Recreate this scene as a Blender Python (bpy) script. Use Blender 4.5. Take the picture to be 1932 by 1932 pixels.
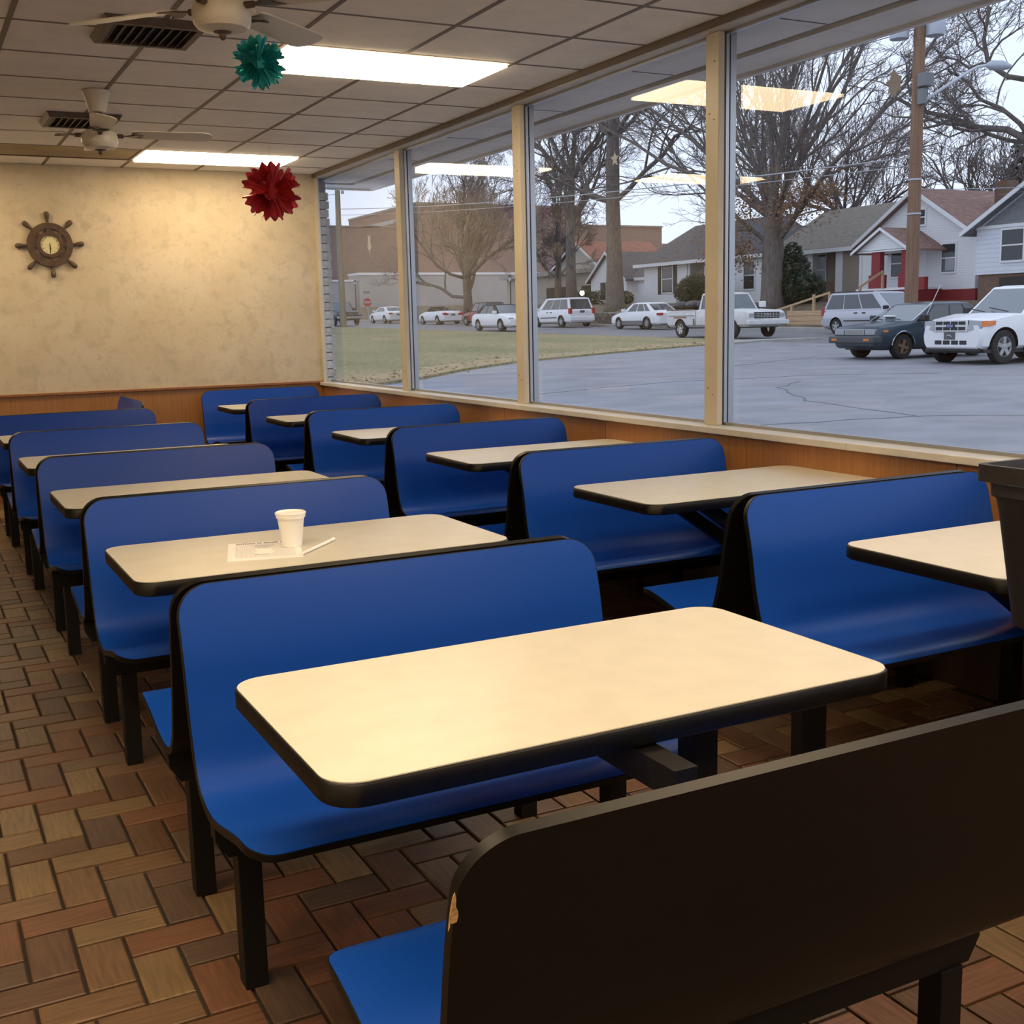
import bpy, bmesh, math, random
from mathutils import Vector, Matrix, Euler
from math import sin, cos, pi, sqrt, radians

for o in list(bpy.data.objects):
    bpy.data.objects.remove(o, do_unlink=True)
SC = bpy.context.scene
COL = SC.collection

# ------------------------------------------------------------------ camera
CAM_Z = 1.40
YAW, PITCH, ROLL = 0.4759, 0.1639, -0.0226
cd = bpy.data.cameras.new('camera'); cam = bpy.data.objects.new('camera', cd); COL.objects.link(cam)
cd.sensor_fit = 'HORIZONTAL'; cd.sensor_width = 36.0; cd.lens = 2195.5 / 1932 * 36.0
cd.clip_start = 0.05; cd.clip_end = 600
_f = Vector((sin(YAW) * cos(PITCH), cos(YAW) * cos(PITCH), -sin(PITCH)))
_r = Vector((cos(YAW), -sin(YAW), 0)); _u = _r.cross(_f)
R_ = cos(ROLL) * _r + sin(ROLL) * _u; U_ = -sin(ROLL) * _r + cos(ROLL) * _u
M = Matrix((R_, U_, -_f)).transposed().to_4x4(); M.translation = Vector((0, 0, CAM_Z))
cam.matrix_world = M
SC.camera = cam

# ------------------------------------------------------------------ world, view
SC.view_settings.view_transform = 'Standard'; SC.view_settings.look = 'None'
SC.view_settings.exposure = 0.0; SC.view_settings.gamma = 1.0; SC.view_settings.use_curve_mapping = False
SKY_STRENGTH = 1.38
PANEL_STRENGTH = 14.5
PANEL_COLOR = (1.0, 0.755, 0.46)
W = bpy.data.worlds.new('overcast_sky'); SC.world = W; W.use_nodes = True
nt = W.node_tree; nt.nodes.clear()
wo = nt.nodes.new('ShaderNodeOutputWorld'); bg = nt.nodes.new('ShaderNodeBackground')
tc = nt.nodes.new('ShaderNodeTexCoord'); nz = nt.nodes.new('ShaderNodeTexNoise'); rp = nt.nodes.new('ShaderNodeValToRGB')
nz.inputs['Scale'].default_value = 2.2; nz.inputs['Detail'].default_value = 4
rp.color_ramp.elements[0].position = 0.3; rp.color_ramp.elements[0].color = (0.66, 0.74, 1.0, 1)
rp.color_ramp.elements[1].position = 0.75; rp.color_ramp.elements[1].color = (0.84, 0.90, 1.0, 1)
nt.links.new(tc.outputs['Generated'], nz.inputs['Vector']); nt.links.new(nz.outputs['Fac'], rp.inputs['Fac'])
nt.links.new(rp.outputs['Color'], bg.inputs['Color']); bg.inputs['Strength'].default_value = SKY_STRENGTH
nt.links.new(bg.outputs[0], wo.inputs[0])
try:
    SC.cycles.use_denoising = True
    SC.cycles.max_bounces = 8; SC.cycles.diffuse_bounces = 4; SC.cycles.transparent_max_bounces = 16
    SC.cycles.caustics_reflective = False; SC.cycles.caustics_refractive = False
    SC.cycles.sample_clamp_indirect = 6.0
except Exception:
    pass

# ------------------------------------------------------------------ helpers
MATS = {}
def mat(name, color, rough=0.5, metal=0.0, noise=None, bump=None, spec=0.5, emit=None, coords='Object', col2=None):
    """noise=(scale, amount, stretch xyz) mottles the colour; bump=(scale, strength)"""
    if name in MATS: return MATS[name]
    m = bpy.data.materials.new(name); m.use_nodes = True; MATS[name] = m
    t = m.node_tree; b = t.nodes['Principled BSDF']
    b.inputs['Base Color'].default_value = (*color, 1); b.inputs['Roughness'].default_value = rough
    b.inputs['Metallic'].default_value = metal; b.inputs['Specular IOR Level'].default_value = spec
    if noise or bump: c = t.nodes.new('ShaderNodeTexCoord')
    if noise:
        sc, amt, st = noise
        mp = t.nodes.new('ShaderNodeMapping'); mp.inputs['Scale'].default_value = st
        if coords == 'World':
            g = t.nodes.new('ShaderNodeNewGeometry'); t.links.new(g.outputs['Position'], mp.inputs['Vector'])
        else:
            t.links.new(c.outputs[coords], mp.inputs['Vector'])
        n = t.nodes.new('ShaderNodeTexNoise'); n.inputs['Scale'].default_value = sc; n.inputs['Detail'].default_value = 5
        t.links.new(mp.outputs['Vector'], n.inputs['Vector'])
        r = t.nodes.new('ShaderNodeValToRGB')
        c2 = col2 if col2 else tuple(x * (1 - amt) for x in color)
        r.color_ramp.elements[0].position = 0.32; r.color_ramp.elements[0].color = (*c2, 1)
        r.color_ramp.elements[1].position = 0.68; r.color_ramp.elements[1].color = (*(color if col2 else tuple(min(1, x * (1 + amt * .6)) for x in color)), 1)
        t.links.new(n.outputs['Fac'], r.inputs['Fac']); t.links.new(r.outputs['Color'], b.inputs['Base Color'])
    if bump:
        n = t.nodes.new('ShaderNodeTexNoise'); n.inputs['Scale'].default_value = bump[0]; n.inputs['Detail'].default_value = 3
        t.links.new(c.outputs['Object'], n.inputs['Vector'])
        bp = t.nodes.new('ShaderNodeBump'); bp.inputs['Strength'].default_value = bump[1]; bp.inputs['Distance'].default_value = 0.01
        t.links.new(n.outputs['Fac'], bp.inputs['Height']); t.links.new(bp.outputs['Normal'], b.inputs['Normal'])
    if emit:
        b.inputs['Emission Color'].default_value = (*emit[0], 1); b.inputs['Emission Strength'].default_value = emit[1]
    return m

def glass_mat(name, tint, k=1.0, base=0.04):
    if name in MATS: return MATS[name]
    m = bpy.data.materials.new(name); m.use_nodes = True; MATS[name] = m
    t = m.node_tree; t.nodes.clear()
    o = t.nodes.new('ShaderNodeOutputMaterial'); mx = t.nodes.new('ShaderNodeMixShader')
    tr = t.nodes.new('ShaderNodeBsdfTransparent'); gl = t.nodes.new('ShaderNodeBsdfGlossy')
    tr.inputs['Color'].default_value = (*tint, 1); gl.inputs['Roughness'].default_value = 0.0
    lw = t.nodes.new('ShaderNodeLayerWeight'); lw.inputs['Blend'].default_value = 0.5
    pw = t.nodes.new('ShaderNodeMath'); pw.operation = 'POWER'; pw.inputs[1].default_value = 5
    ma = t.nodes.new('ShaderNodeMath'); ma.operation = 'MULTIPLY_ADD'; ma.inputs[1].default_value = k; ma.inputs[2].default_value = base
    t.links.new(lw.outputs['Facing'], pw.inputs[0]); t.links.new(pw.outputs[0], ma.inputs[0])
    t.links.new(ma.outputs[0], mx.inputs['Fac']); t.links.new(tr.outputs[0], mx.inputs[1]); t.links.new(gl.outputs[0], mx.inputs[2])
    t.links.new(mx.outputs[0], o.inputs['Surface'])
    return m

class MB:
    def __init__(s): s.v = []; s.f = []; s.m = []
    def add(s, vs, fs, mi=0):
        b = len(s.v); s.v += [tuple(v) for v in vs]
        for f in fs: s.f.append([b + i for i in f]); s.m.append(mi)
        return s
    def box(s, x0, x1, y0, y1, z0, z1, mi=0):
        return s.add([(x0, y0, z0), (x1, y0, z0), (x1, y1, z0), (x0, y1, z0), (x0, y0, z1), (x1, y0, z1), (x1, y1, z1), (x0, y1, z1)],
                     [(3, 2, 1, 0), (4, 5, 6, 7), (0, 1, 5, 4), (1, 2, 6, 5), (2, 3, 7, 6), (3, 0, 4, 7)], mi)
    def bar(s, p, q, w, h, mi=0, up=(0, 0, 1)):
        p = Vector(p); q = Vector(q); d = (q - p).normalized(); u = Vector(up)
        a = d.cross(u)
        if a.length < 1e-4: a = d.cross(Vector((1, 0, 0)))
        a.normalize(); b = a.cross(d).normalized(); a *= w / 2; b *= h / 2
        vs = [p - a - b, p + a - b, p + a + b, p - a + b, q - a - b, q + a - b, q + a + b, q - a + b]
        return s.add(vs, [(0, 1, 2, 3), (7, 6, 5, 4), (0, 4, 5, 1), (1, 5, 6, 2), (2, 6, 7, 3), (3, 7, 4, 0)], mi)
    def prism(s, poly, d, mi=0):
        """poly: 3-D points in a plane, d: extrusion vector"""
        n = len(poly); d = Vector(d); vs = [Vector(p) for p in poly] + [Vector(p) + d for p in poly]
        fs = [list(range(n))[::-1], list(range(n, 2 * n))] + [(i, (i + 1) % n, n + (i + 1) % n, n + i) for i in range(n)]
        return s.add(vs, fs, mi)
    def tube(s, pts, rad, n=8, mi=0, cap=True):
        pts = [Vector(p) for p in pts]
        if not hasattr(rad, '__len__'): rad = [rad] * len(pts)
        vs = []; fs = []; prev = None
        for i, p in enumerate(pts):
            d = (pts[min(i + 1, len(pts) - 1)] - pts[max(i - 1, 0)])
            d = d.normalized() if d.length > 1e-9 else Vector((0, 0, 1))
            if prev is None:
                a = d.cross(Vector((0, 0, 1)) if abs(d.z) < .9 else Vector((1, 0, 0))).normalized()
            else:
                a = (prev - d * prev.dot(d))
                a = a.normalized() if a.length > 1e-6 else d.orthogonal().normalized()
            prev = a; b = d.cross(a)
            for k in range(n):
                t = 2 * pi * k / n; vs.append(p + (a * cos(t) + b * sin(t)) * rad[i])
        for i in range(len(pts) - 1):
            for k in range(n):
                fs.append((i * n + k, i * n + (k + 1) % n, (i + 1) * n + (k + 1) % n, (i + 1) * n + k))
        if cap:
            fs.append(list(range(n))[::-1]); fs.append([(len(pts) - 1) * n + k for k in range(n)])
        return s.add(vs, fs, mi)
    def lathe(s, prof, n=24, c=(0, 0, 0), axis='z', mi=0, cap=True):
        vs = []; fs = []
        for r, h in prof:
            for k in range(n):
                t = 2 * pi * k / n; a, b = r * cos(t), r * sin(t)
                vs.append({'z': (c[0] + a, c[1] + b, c[2] + h), 'y': (c[0] + b, c[1] + h, c[2] + a), 'x': (c[0] + h, c[1] + a, c[2] + b)}[axis])
        for i in range(len(prof) - 1):
            for k in range(n):
                fs.append((i * n + k, i * n + (k + 1) % n, (i + 1) * n + (k + 1) % n, (i + 1) * n + k))
        if cap:
            fs.append(list(range(n))[::-1]); fs.append([(len(prof) - 1) * n + k for k in range(n)])
        return s.add(vs, fs, mi)
    def mesh(s, name, mats, smooth=False):
        me = bpy.data.meshes.new(name); me.from_pydata(s.v, [], s.f)
        mats = mats if isinstance(mats, (list, tuple)) else [mats]
        for m in mats: me.materials.append(m)
        if len(mats) > 1: me.polygons.foreach_set('material_index', s.m)
        if smooth: me.polygons.foreach_set('use_smooth', [True] * len(me.polygons))
        me.update(); return me
    def obj(s, name, mats, parent=None, smooth=False, bevel=0, kind=None, loc=None):
        o = bpy.data.objects.new(name, s.mesh(name, mats, smooth)); COL.objects.link(o)
        if parent: o.parent = parent
        if loc: o.location = loc
        if bevel:
            b = o.modifiers.new('bevel', 'BEVEL'); b.width = bevel; b.segments = 2; b.limit_method = 'ANGLE'; b.angle_limit = radians(40)
        if smooth == 'auto': auto(o)
        if kind: o['kind'] = kind
        return o
def auto(o, deg=35):
    me = o.data
    me.polygons.foreach_set('use_smooth', [True] * len(me.polygons))
    me.set_sharp_from_angle(angle=radians(deg))
def meshobj(name, me, parent=None, loc=None, rot=None, kind=None):
    o = bpy.data.objects.new(name, me); COL.objects.link(o)
    if parent: o.parent = parent
    if loc: o.location = loc
    if rot: o.rotation_euler = rot
    if kind: o['kind'] = kind
    return o
def thing(name, label, cat, loc=(0, 0, 0), rz=0, group=None):
    o = bpy.data.objects.new(name, None); COL.objects.link(o); o.location = loc; o.rotation_euler = (0, 0, rz)
    o.empty_display_size = .1
    return tag(o, label, cat, group)
def tag(o, label, cat, group=None):
    o['label'] = label; o['category'] = cat
    if group: o['group'] = group
    return o
def struct(name, label=None, loc=(0, 0, 0)):
    o = bpy.data.objects.new(name, None); COL.objects.link(o); o['kind'] = 'structure'; o.location = loc; o.empty_display_size = .1
    if label: o['label'] = label
    return o
def st(o, label=None):
    o['kind'] = 'structure'
    if label: o['label'] = label
    return o
def dup(root, label, loc, rz=None, group=None):
    def cp(o, par):
        c = o.copy(); COL.objects.link(c)
        if par: c.parent = par
        for ch in list(o.children): cp(ch, c)
        return c
    r = cp(root, None); r.location = loc; r['label'] = label
    if rz is not None: r.rotation_euler = (0, 0, rz)
    if group: r['group'] = group
    return r
def text_mesh(name, body, size, mats, parent, loc, rot, shear=0):
    cu = bpy.data.curves.new('t', 'FONT'); cu.body = body; cu.size = size; cu.align_x = 'CENTER'; cu.align_y = 'CENTER'; cu.extrude = .002; cu.shear = shear
    o = bpy.data.objects.new('t', cu); COL.objects.link(o)
    me = bpy.data.meshes.new_from_object(o.evaluated_get(bpy.context.evaluated_depsgraph_get())); bpy.data.objects.remove(o, do_unlink=True)
    me.materials.clear(); me.materials.append(mats)
    return meshobj(name, me, parent, loc, rot)
def round_rect(x0, x1, y0, y1, r, z, n=6):
    pts = []
    for cx, cy, a0 in ((x1 - r, y1 - r, 0), (x0 + r, y1 - r, 90), (x0 + r, y0 + r, 180), (x1 - r, y0 + r, 270)):
        for k in range(n + 1):
            a = radians(a0 + 90 * k / n); pts.append((cx + r * cos(a), cy + r * sin(a), z))
    return pts
def catmull(P, n):
    P = [Vector(p) for p in P]; out = []
    m = len(P) - 1
    for i in range(n + 1):
        t = i / n * m; k = min(int(t), m - 1); u = t - k
        a, b, c, d = P[max(k - 1, 0)], P[k], P[k + 1], P[min(k + 2, m)]
        out.append(.5 * ((2 * b) + (c - a) * u + (2 * a - 5 * b + 4 * c - d) * u * u + (3 * b - a - 3 * c + d) * u ** 3))
    return out

# ------------------------------------------------------------------ interior materials
def wallpaper_mat():
    m = bpy.data.materials.new('wallpaper'); m.use_nodes = True; t = m.node_tree; b = t.nodes['Principled BSDF']
    c = t.nodes.new('ShaderNodeTexCoord')
    def noise(sc, det, lo, hi, dist=0.0):
        n = t.nodes.new('ShaderNodeTexNoise'); n.inputs['Scale'].default_value = sc; n.inputs['Detail'].default_value = det
        n.inputs['Distortion'].default_value = dist
        t.links.new(c.outputs['Object'], n.inputs['Vector'])
        r = t.nodes.new('ShaderNodeMapRange'); r.inputs['From Min'].default_value = lo; r.inputs['From Max'].default_value = hi
        t.links.new(n.outputs['Fac'], r.inputs['Value']); return r.outputs['Result']
    def mix(a, bcol, fac, k):
        x = t.nodes.new('ShaderNodeMixRGB')
        mu = t.nodes.new('ShaderNodeMath'); mu.operation = 'MULTIPLY'; mu.inputs[1].default_value = k
        t.links.new(fac, mu.inputs[0]); t.links.new(mu.outputs[0], x.inputs['Fac'])
        if isinstance(a, tuple): x.inputs['Color1'].default_value = (*a, 1)
        else: t.links.new(a, x.inputs['Color1'])
        x.inputs['Color2'].default_value = (*bcol, 1); return x.outputs['Color']
    col = mix((.56, .48, .34), (.605, .535, .40), noise(3, 4, .4, .62), .9)
    col = mix(col, (.345, .32, .235), noise(8, 6, .53, .68, .25), .42)
    col = mix(col, (.415, .32, .225), noise(12, 6, .55, .68, .2), .32)
    col = mix(col, (.365, .34, .25), noise(30, 4, .57, .68, .3), .28)
    t.links.new(col, b.inputs['Base Color']); b.inputs['Roughness'].default_value = .6
    return m
def wood_mat(name, c1, c2, stretch, rough=.4, sc=6):
    m = mat(name, c1, rough, noise=(sc, .3, stretch), col2=c2, coords='World'); return m
M_wallpaper = wallpaper_mat()
M_oak = wood_mat('oak_panel', (.39, .178, .058), (.31, .134, .039), (14, 14, .5))
M_oakrail = mat('oak_rail', (.30, .12, .04), .35, noise=(30, .3, (1, 8, 8)))
M_ceil = mat('ceiling_tile', (.91, .87, .79), .9, noise=(6, .05, (1, 1, 1)), bump=(160, .25), coords='World')
M_grid = mat('ceiling_grid', (.17, .135, .10), .6)
M_wall = mat('plain_wall', (.82, .75, .62), .8)
M_cream = mat('cream_paint', (.60, .55, .43), .4, noise=(5, .06, (1, 1, 1)))
M_sill = mat('sill_stone', (.62, .60, .54), .3, noise=(9, .08, (1, 1, 1)))
M_alu = mat('aluminium', (.45, .46, .48), .34, metal=.85)
M_glass = glass_mat('window_glass', (.97, .985, .985), 1.0, .035)
M_blue = mat('blue_laminate', (.006, .062, .385), .32, noise=(420, .12, (1, 1, 1)), spec=.26)
M_black = mat('black_edge', (.0045, .0042, .004), .42, noise=(40, .25, (1, 1, 1)), spec=.3)
M_blackm = mat('black_metal', (.007, .007, .0075), .5, spec=.25)
M_top = mat('cream_laminate', (.62, .595, .51), .32, noise=(14, .05, (1, 1, 1)), spec=.3)
M_particle = mat('particle_board', (.62, .40, .18), .9, noise=(160, .4, (1, 1, 1)))
M_fan = mat('fan_white', (.66, .62, .52), .35)
M_fandark = mat('fan_bronze', (.10, .07, .05), .4, metal=.3)
M_vent = mat('vent_brown', (.115, .085, .065), .55, noise=(30, .25, (1, 1, 1)))
M_ventlouv = mat('vent_louver', (.055, .042, .034), .6)
M_ventdark = mat('vent_dark', (.02, .015, .012), .8)
M_lens = mat('unlit_lens', (.30, .22, .12), .5, noise=(3, .25, (1, 1, 1)), bump=(300, .3))
M_panel = mat('lit_diffuser', (.9, .9, .9), .5, emit=(PANEL_COLOR, PANEL_STRENGTH))
M_paper = mat('paper_white', (.93, .93, .92), .7)
M_ink = mat('print_ink', (.03, .028, .03), .6)
M_inkgrey = mat('print_grey', (.60, .60, .61), .6)
M_foam = mat('foam_white', (.95, .95, .94), .5)
M_lid = mat('lid_white', (.95, .95, .95), .22)
M_bin = mat('bin_plastic', (.015, .0125, .0115), .5, noise=(60, .25, (1, 1, 1)), bump=(220, .2))
M_red = mat('red_foil', (.66, .06, .07), .30, metal=.65)
M_teal = mat('teal_foil', (.05, .50, .52), .26, metal=.7)
M_string = mat('string', (.8, .75, .65), .7)
M_wheelwood = mat('wheel_wood', (.085, .052, .032), .5, noise=(20, .3, (1, 1, 1)))
M_face = mat('clock_face', (.66, .62, .36), .45)

# ------------------------------------------------------------------ room
CEIL = 2.7218; WX = 3.42; BY = 10.38; LX = -4.6; FY = -3.0
S = 0.6096; RX0 = 2.9808; TY0 = 4.4372; GLASS_X = 3.53

def floor():
    F = st(MB().box(LX, 3.60, FY, BY + .25, -.12, -.009).obj('floor', mat('grout', (.030, .022, .016), .85)), 'herringbone quarry tile floor with dark grout')
    m = .1046; ox, oy = .0146, .0544; g = .0040
    cols = [((0.165, 0.095, 0.049), 1), ((0.151, 0.070, 0.037), 1), ((0.116, 0.063, 0.040), 1), ((0.190, 0.123, 0.060), 1), ((0.099, 0.062, 0.042), 1),
            ((0.165, 0.077, 0.042), 1), ((0.141, 0.092, 0.056), 1), ((0.116, 0.063, 0.035), 1), ((0.201, 0.137, 0.070), .6)]
    mh = [mat('tile_long_%d' % i, c, .48, noise=(7, .30, (1.2, 14, 1)), coords='World') for i, (c, w) in enumerate(cols)]
    mv = [mat('tile_deep_%d' % i, c, .48, noise=(7, .30, (14, 1.2, 1)), coords='World') for i, (c, w) in enumerate(cols)]
    rnd = random.Random(7)
    def tile(mb, x0, x1, y0, y1, mi):
        b = .0035; z0, z1 = -.012, .0
        vs = [(x0, y0, z0), (x1, y0, z0), (x1, y1, z0), (x0, y1, z0), (x0, y0, z1 - .002), (x1, y0, z1 - .002), (x1, y1, z1 - .002), (x0, y1, z1 - .002),
              (x0 + b, y0 + b, z1), (x1 - b, y0 + b, z1), (x1 - b, y1 - b, z1), (x0 + b, y1 - b, z1)]
        fs = [(0, 1, 5, 4), (1, 2, 6, 5), (2, 3, 7, 6), (3, 0, 4, 7), (4, 5, 9, 8), (5, 6, 10, 9), (6, 7, 11, 10), (7, 4, 8, 11), (8, 9, 10, 11)]
        mb.add(vs, fs, mi)
    L = []
    for i in range(int(LX / m) + 1, int(WX / m)):
        for j in range(int(FY / m) + 1, int(BY / m)):
            k = (i + j) % 4
            if k == 3: L.append((0, ox + i * m, ox + (i + 2) * m, oy + j * m, oy + (j + 1) * m))
            elif k == 1: L.append((1, ox + i * m, ox + (i + 1) * m, oy + j * m, oy + (j + 2) * m))
    # which tiles show largest from the camera, behind nothing
    blk = []
    for c in (1.09, 2.56, 4.03, 5.50): blk += [(.46, 1.55, c - .58, c + .58, .43)]
    for c in (2.855, 4.325, 5.795): blk += [(2.24, 3.3, c - .58, c + .58, .43)]
    for c in (1.825, 3.295, 4.765): blk += [(.485, 1.6, c - .29, c + .29, .73)]
    def seen(x, y):
        P = Vector((x, y, 0)); d = P - Vector((0, 0, CAM_Z)); zc = d.dot(_f)
        if zc < .3: return 0
        u, v = d.dot(R_) / zc * 1.1364 * 2, d.dot(U_) / zc * 1.1364 * 2
        if abs(u) > 1.0 or abs(v) > 1.0: return 0
        for x0, x1, y0, y1, z in blk:
            s_ = (CAM_Z - z) / CAM_Z
            if x0 < d.x * s_ < x1 and y0 < d.y * s_ < y1: return 0
        for c in (1.09, 2.56, 4.03):       # the upright backs
            s_ = c / d.y if d.y > 0 else 9
            if s_ < 1 and .475 < d.x * s_ < 1.535 and .42 < CAM_Z - CAM_Z * s_ < .845: return 0
        return 1 / zc ** 3
    sc = sorted(range(len(L)), key=lambda q: -seen((L[q][1] + L[q][2]) / 2, (L[q][3] + L[q][4]) / 2))
    near = set(sc[:295]); rest = MB(); cache = {}
    nm = len(cols)
    for q, (o, x0, x1, y0, y1) in enumerate(L):
        ci = rnd.choices(range(nm), [w for c, w in cols])[0]
        if q in near:
            key = (o, ci)
            if key not in cache:
                mb = MB(); w, h = (x1 - x0) / 2, (y1 - y0) / 2
                tile(mb, -w + g, w - g, -h + g, h - g, 0); cache[key] = mb.mesh('floor_tile', (mv if o else mh)[ci])
            t = meshobj('floor_tile', cache[key], F, ((x0 + x1) / 2, (y0 + y1) / 2, rnd.uniform(-.0008, .0008)))
        else:
            tile(rest, x0 + g, x1 - g, y0 + g, y1 - g, ci + (nm if o else 0))
    rest.obj('floor_tiles', mh + mv, F, kind='stuff')
floor()

def ceiling():
    C = st(MB().box(LX, 3.60, FY, BY + .2, CEIL + .03, CEIL + .12).obj('ceiling', M_wall), 'suspended ceiling of square tiles in a brown grid')
    xs = [3.405] + [RX0 - k * S for k in range(0, 13)]
    ys = [TY0 + k * S for k in range(-12, 10)] + [BY]
    skip = set()
    for cx, cy, lit in PANELS:
        for k in (-1, 1): skip.add((round(cx + k * S / 2, 2), round(cy, 2)))
    cache = {}
    for a in range(len(xs) - 1):
        for b in range(len(ys) - 1):
            x1, x0, y0, y1 = xs[a], xs[a + 1], ys[b], ys[b + 1]
            if x0 < LX: continue
            cx, cy = (x0 + x1) / 2, (y0 + y1) / 2
            if (round(cx, 2), round(cy, 2)) in skip: continue
            key = (round(x1 - x0, 3), round(y1 - y0, 3))
            if key not in cache:
                w, h = key[0] / 2 - .004, key[1] / 2 - .004
                cache[key] = MB().box(-w, w, -h, h, CEIL, CEIL + .028).mesh('ceiling_tile', M_ceil)
            meshobj('ceiling_tile', cache[key], C, (cx, cy, 0))
    w = .0115
    for x in xs[1:]:
        cuts = sorted([(cy - S / 2, cy + S / 2) for cx, cy, l in PANELS if abs(cx - x) < .05]); y = FY; mb = MB()
        for a, b in cuts + [(BY, BY)]: mb.box(x - w, x + w, y, a, CEIL - .003, CEIL + .02); y = b
        mb.obj('grid_runner', M_grid, C)
    for y in ys[:-1]: MB().box(LX, 3.405, y - w * .8, y + w * .8, CEIL - .002, CEIL + .02).obj('grid_tee', M_grid, C)
    return C
PY = [9.618, 5.961, 2.303, -1.354, .474]
PANELS = [(2.371, PY[0], 1), (1.152, PY[0], 0), (-.067, PY[0], 1), (2.371, PY[1], 1), (2.371, PY[2], 1), (-.067, PY[2], 1),
          (-2.506, PY[2], 1), (2.371, PY[3], 1), (-.067, PY[3], 1), (-2.506, PY[3], 1),
          (2.371, PY[4], 1), (-.067, PY[4], 1), (-2.506, PY[4], 1)]  # unseen rows near and behind the camera, added to brighten the room
ceiling()

def panels():
    names = ['bright ceiling light panel nearest the camera, beside the teal snowflake', 'bright ceiling light panel near the back wall, above the red snowflake']
    for cx, cy, lit in PANELS:
        if (cx, cy) == (2.371, PY[1]): lb = names[0]
        elif (cx, cy) == (2.371, PY[0]): lb = names[1]
        elif not lit: lb = 'unlit brownish ceiling light panel behind the far ceiling fan'
        else: lb = 'unseen ceiling light panel outside the picture'
        t = thing('ceiling_light', lb, 'light', (cx, cy, CEIL), 0, 'ceiling light panels')
        (MB().box(-S + .022, S - .022, -S / 2 + .022, S / 2 - .022, -.016, .012) if lit else MB().box(-S + .014, S - .014, -S / 2 + .014, S / 2 - .014, .004, .012)).obj('diffuser', M_panel if lit else M_lens, t)
        fr = MB(); a, b = S - .002, S / 2 - .002
        fr.box(-a, a, -b, -b + .014, -.001, .05).box(-a, a, b - .014, b, -.001, .05).box(-a, -a + .014, -b + .014, b - .014, -.001, .05).box(a - .014, a, -b + .014, b - .014, -.001, .05)
        fr.box(-a, a, -b, b, .05, .06)
        fr.obj('frame', M_cream if lit else M_vent, t)
panels()

# back wall: wallpaper above, oak wainscot below
wb = st(MB().box(LX, 3.445, BY, BY + .22, -.1, CEIL).obj('wall_back', M_wallpaper), 'back wall in mottled cream wallpaper above oak panelling')
x = WX - 1.22
MB().box(LX, WX, BY - .008, BY, 0, .862).obj('oak_panel', M_oak, wb)
st(MB().box(LX, WX, BY - .024, BY - .0001, .862, .884).obj('trim_1', M_oakrail, bevel=.004), 'brown wooden chair rail along the back wall')
st(MB().box(LX, WX - .012, BY - .02, BY - .0085, 0.001, .10).obj('baseboard_back', M_oakrail))
st(MB().box(LX - .15, LX, FY, BY + .2, 0, CEIL).obj('wall_left', M_wall))
st(MB().box(LX, 3.56, FY - .15, FY, 0, CEIL).obj('wall_front', mat('brown_wall', (.34, .25, .17), .8)))

# right wall below the windows
wr = st(MB().box(WX, 3.60, FY, BY, -.1, .842).obj('wall_right', M_oak), 'low oak panelled wall under the windows')
for k in range(11):
    y1 = BY - .03 - k * 1.22
    if y1 - 1.21 > FY: MB().box(WX - .006, WX - .0001, y1 - 1.214, y1, .10, .841).obj('oak_panel', M_oak, wr)
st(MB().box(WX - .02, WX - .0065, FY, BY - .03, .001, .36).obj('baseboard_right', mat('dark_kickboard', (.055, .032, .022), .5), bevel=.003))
sl = struct('trim_2', 'pale stone window sill running under all the windows')
sy = [BY, 6.35, 3.58, .9, -1.2, FY]
for a, b in zip(sy[:-1], sy[1:]):
    MB().box(WX - .035, 3.56, b + .001, a - .001, .842, .872).obj('sill_board', M_sill, sl, bevel=.003)
POSTS = [8.505, 6.56, 4.59, 2.62, .65, -1.32]
for i, y in enumerate(POSTS):
    p = struct('trim_%d' % (i + 3), 'cream window post with aluminium edge')
    MB().box(3.465, 3.498, y - .05, y + .05, .872, CEIL - .034).obj('post', M_cream, p, bevel=.003)
    MB().box(3.498, 3.508, y - .034, y + .034, .872, CEIL - .034).box(3.508, 3.526, y - .05, y + .05, .872, CEIL - .034).box(3.537, 3.57, y - .045, y + .045, .872, CEIL - .034).obj('aluminium_stop', M_alu, p)
    if i < 4:
        sc = MB()
        for z in (1.05, 1.02, 2.33, 2.30, 2.56):
            sc.lathe([(.004, 0), (.003, -.002)], 6, (3.4645, y + (.02 if z in (1.05, 2.33) else -.015), z), 'x')
        sc.obj('screws', M_fandark, p)
# header strip above the windows
hd = struct('trim_9', 'cream header strip along the top of the windows')
MB().box(3.405, 3.425, FY, BY, CEIL - .028, CEIL + .03).obj('ceiling_angle', M_grid, hd)
M_header = mat('header_paint', (.56, .54, .49), .5, noise=(9, .1, (1, 1, 1)))
for a, b in zip([BY, 8.3, 6.0, 3.7, 1.4, -.9], [8.3, 6.0, 3.7, 1.4, -.9, FY]):
    MB().box(3.425, 3.51, b + .002, a - .002, CEIL - .034, CEIL + .03).obj('header_board', M_header, hd, bevel=.002)
ed = [BY + .03] + POSTS + [FY]
for i in range(len(ed) - 1):
    y1, y0 = ed[i] - (.05 if i else 0), ed[i + 1] + .05
    w = struct('window_%d' % (i + 1), 'tall plate glass window pane')
    MB().box(GLASS_X, GLASS_X + .006, y0 - .03, y1 + .03, .873, CEIL - .020).obj('pane', M_glass, w)
    f = MB(); f.box(3.508, 3.529, y0, y1, .872, .886).box(3.508, 3.529, y0, y1, CEIL - .047, CEIL - .034)
    f.obj('frame', M_alu, w)
st(MB().box(3.42, 3.446, BY - .035, BY - .0005, .872, CEIL - .036).obj('trim_10', M_cream), 'cream jamb trim at the back corner of the windows')
MB().box(3.446, 3.458, BY - .03, BY + .2, .872, CEIL - .036).obj('aluminium_stop', M_alu, bpy.data.objects['trim_10'])

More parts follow.
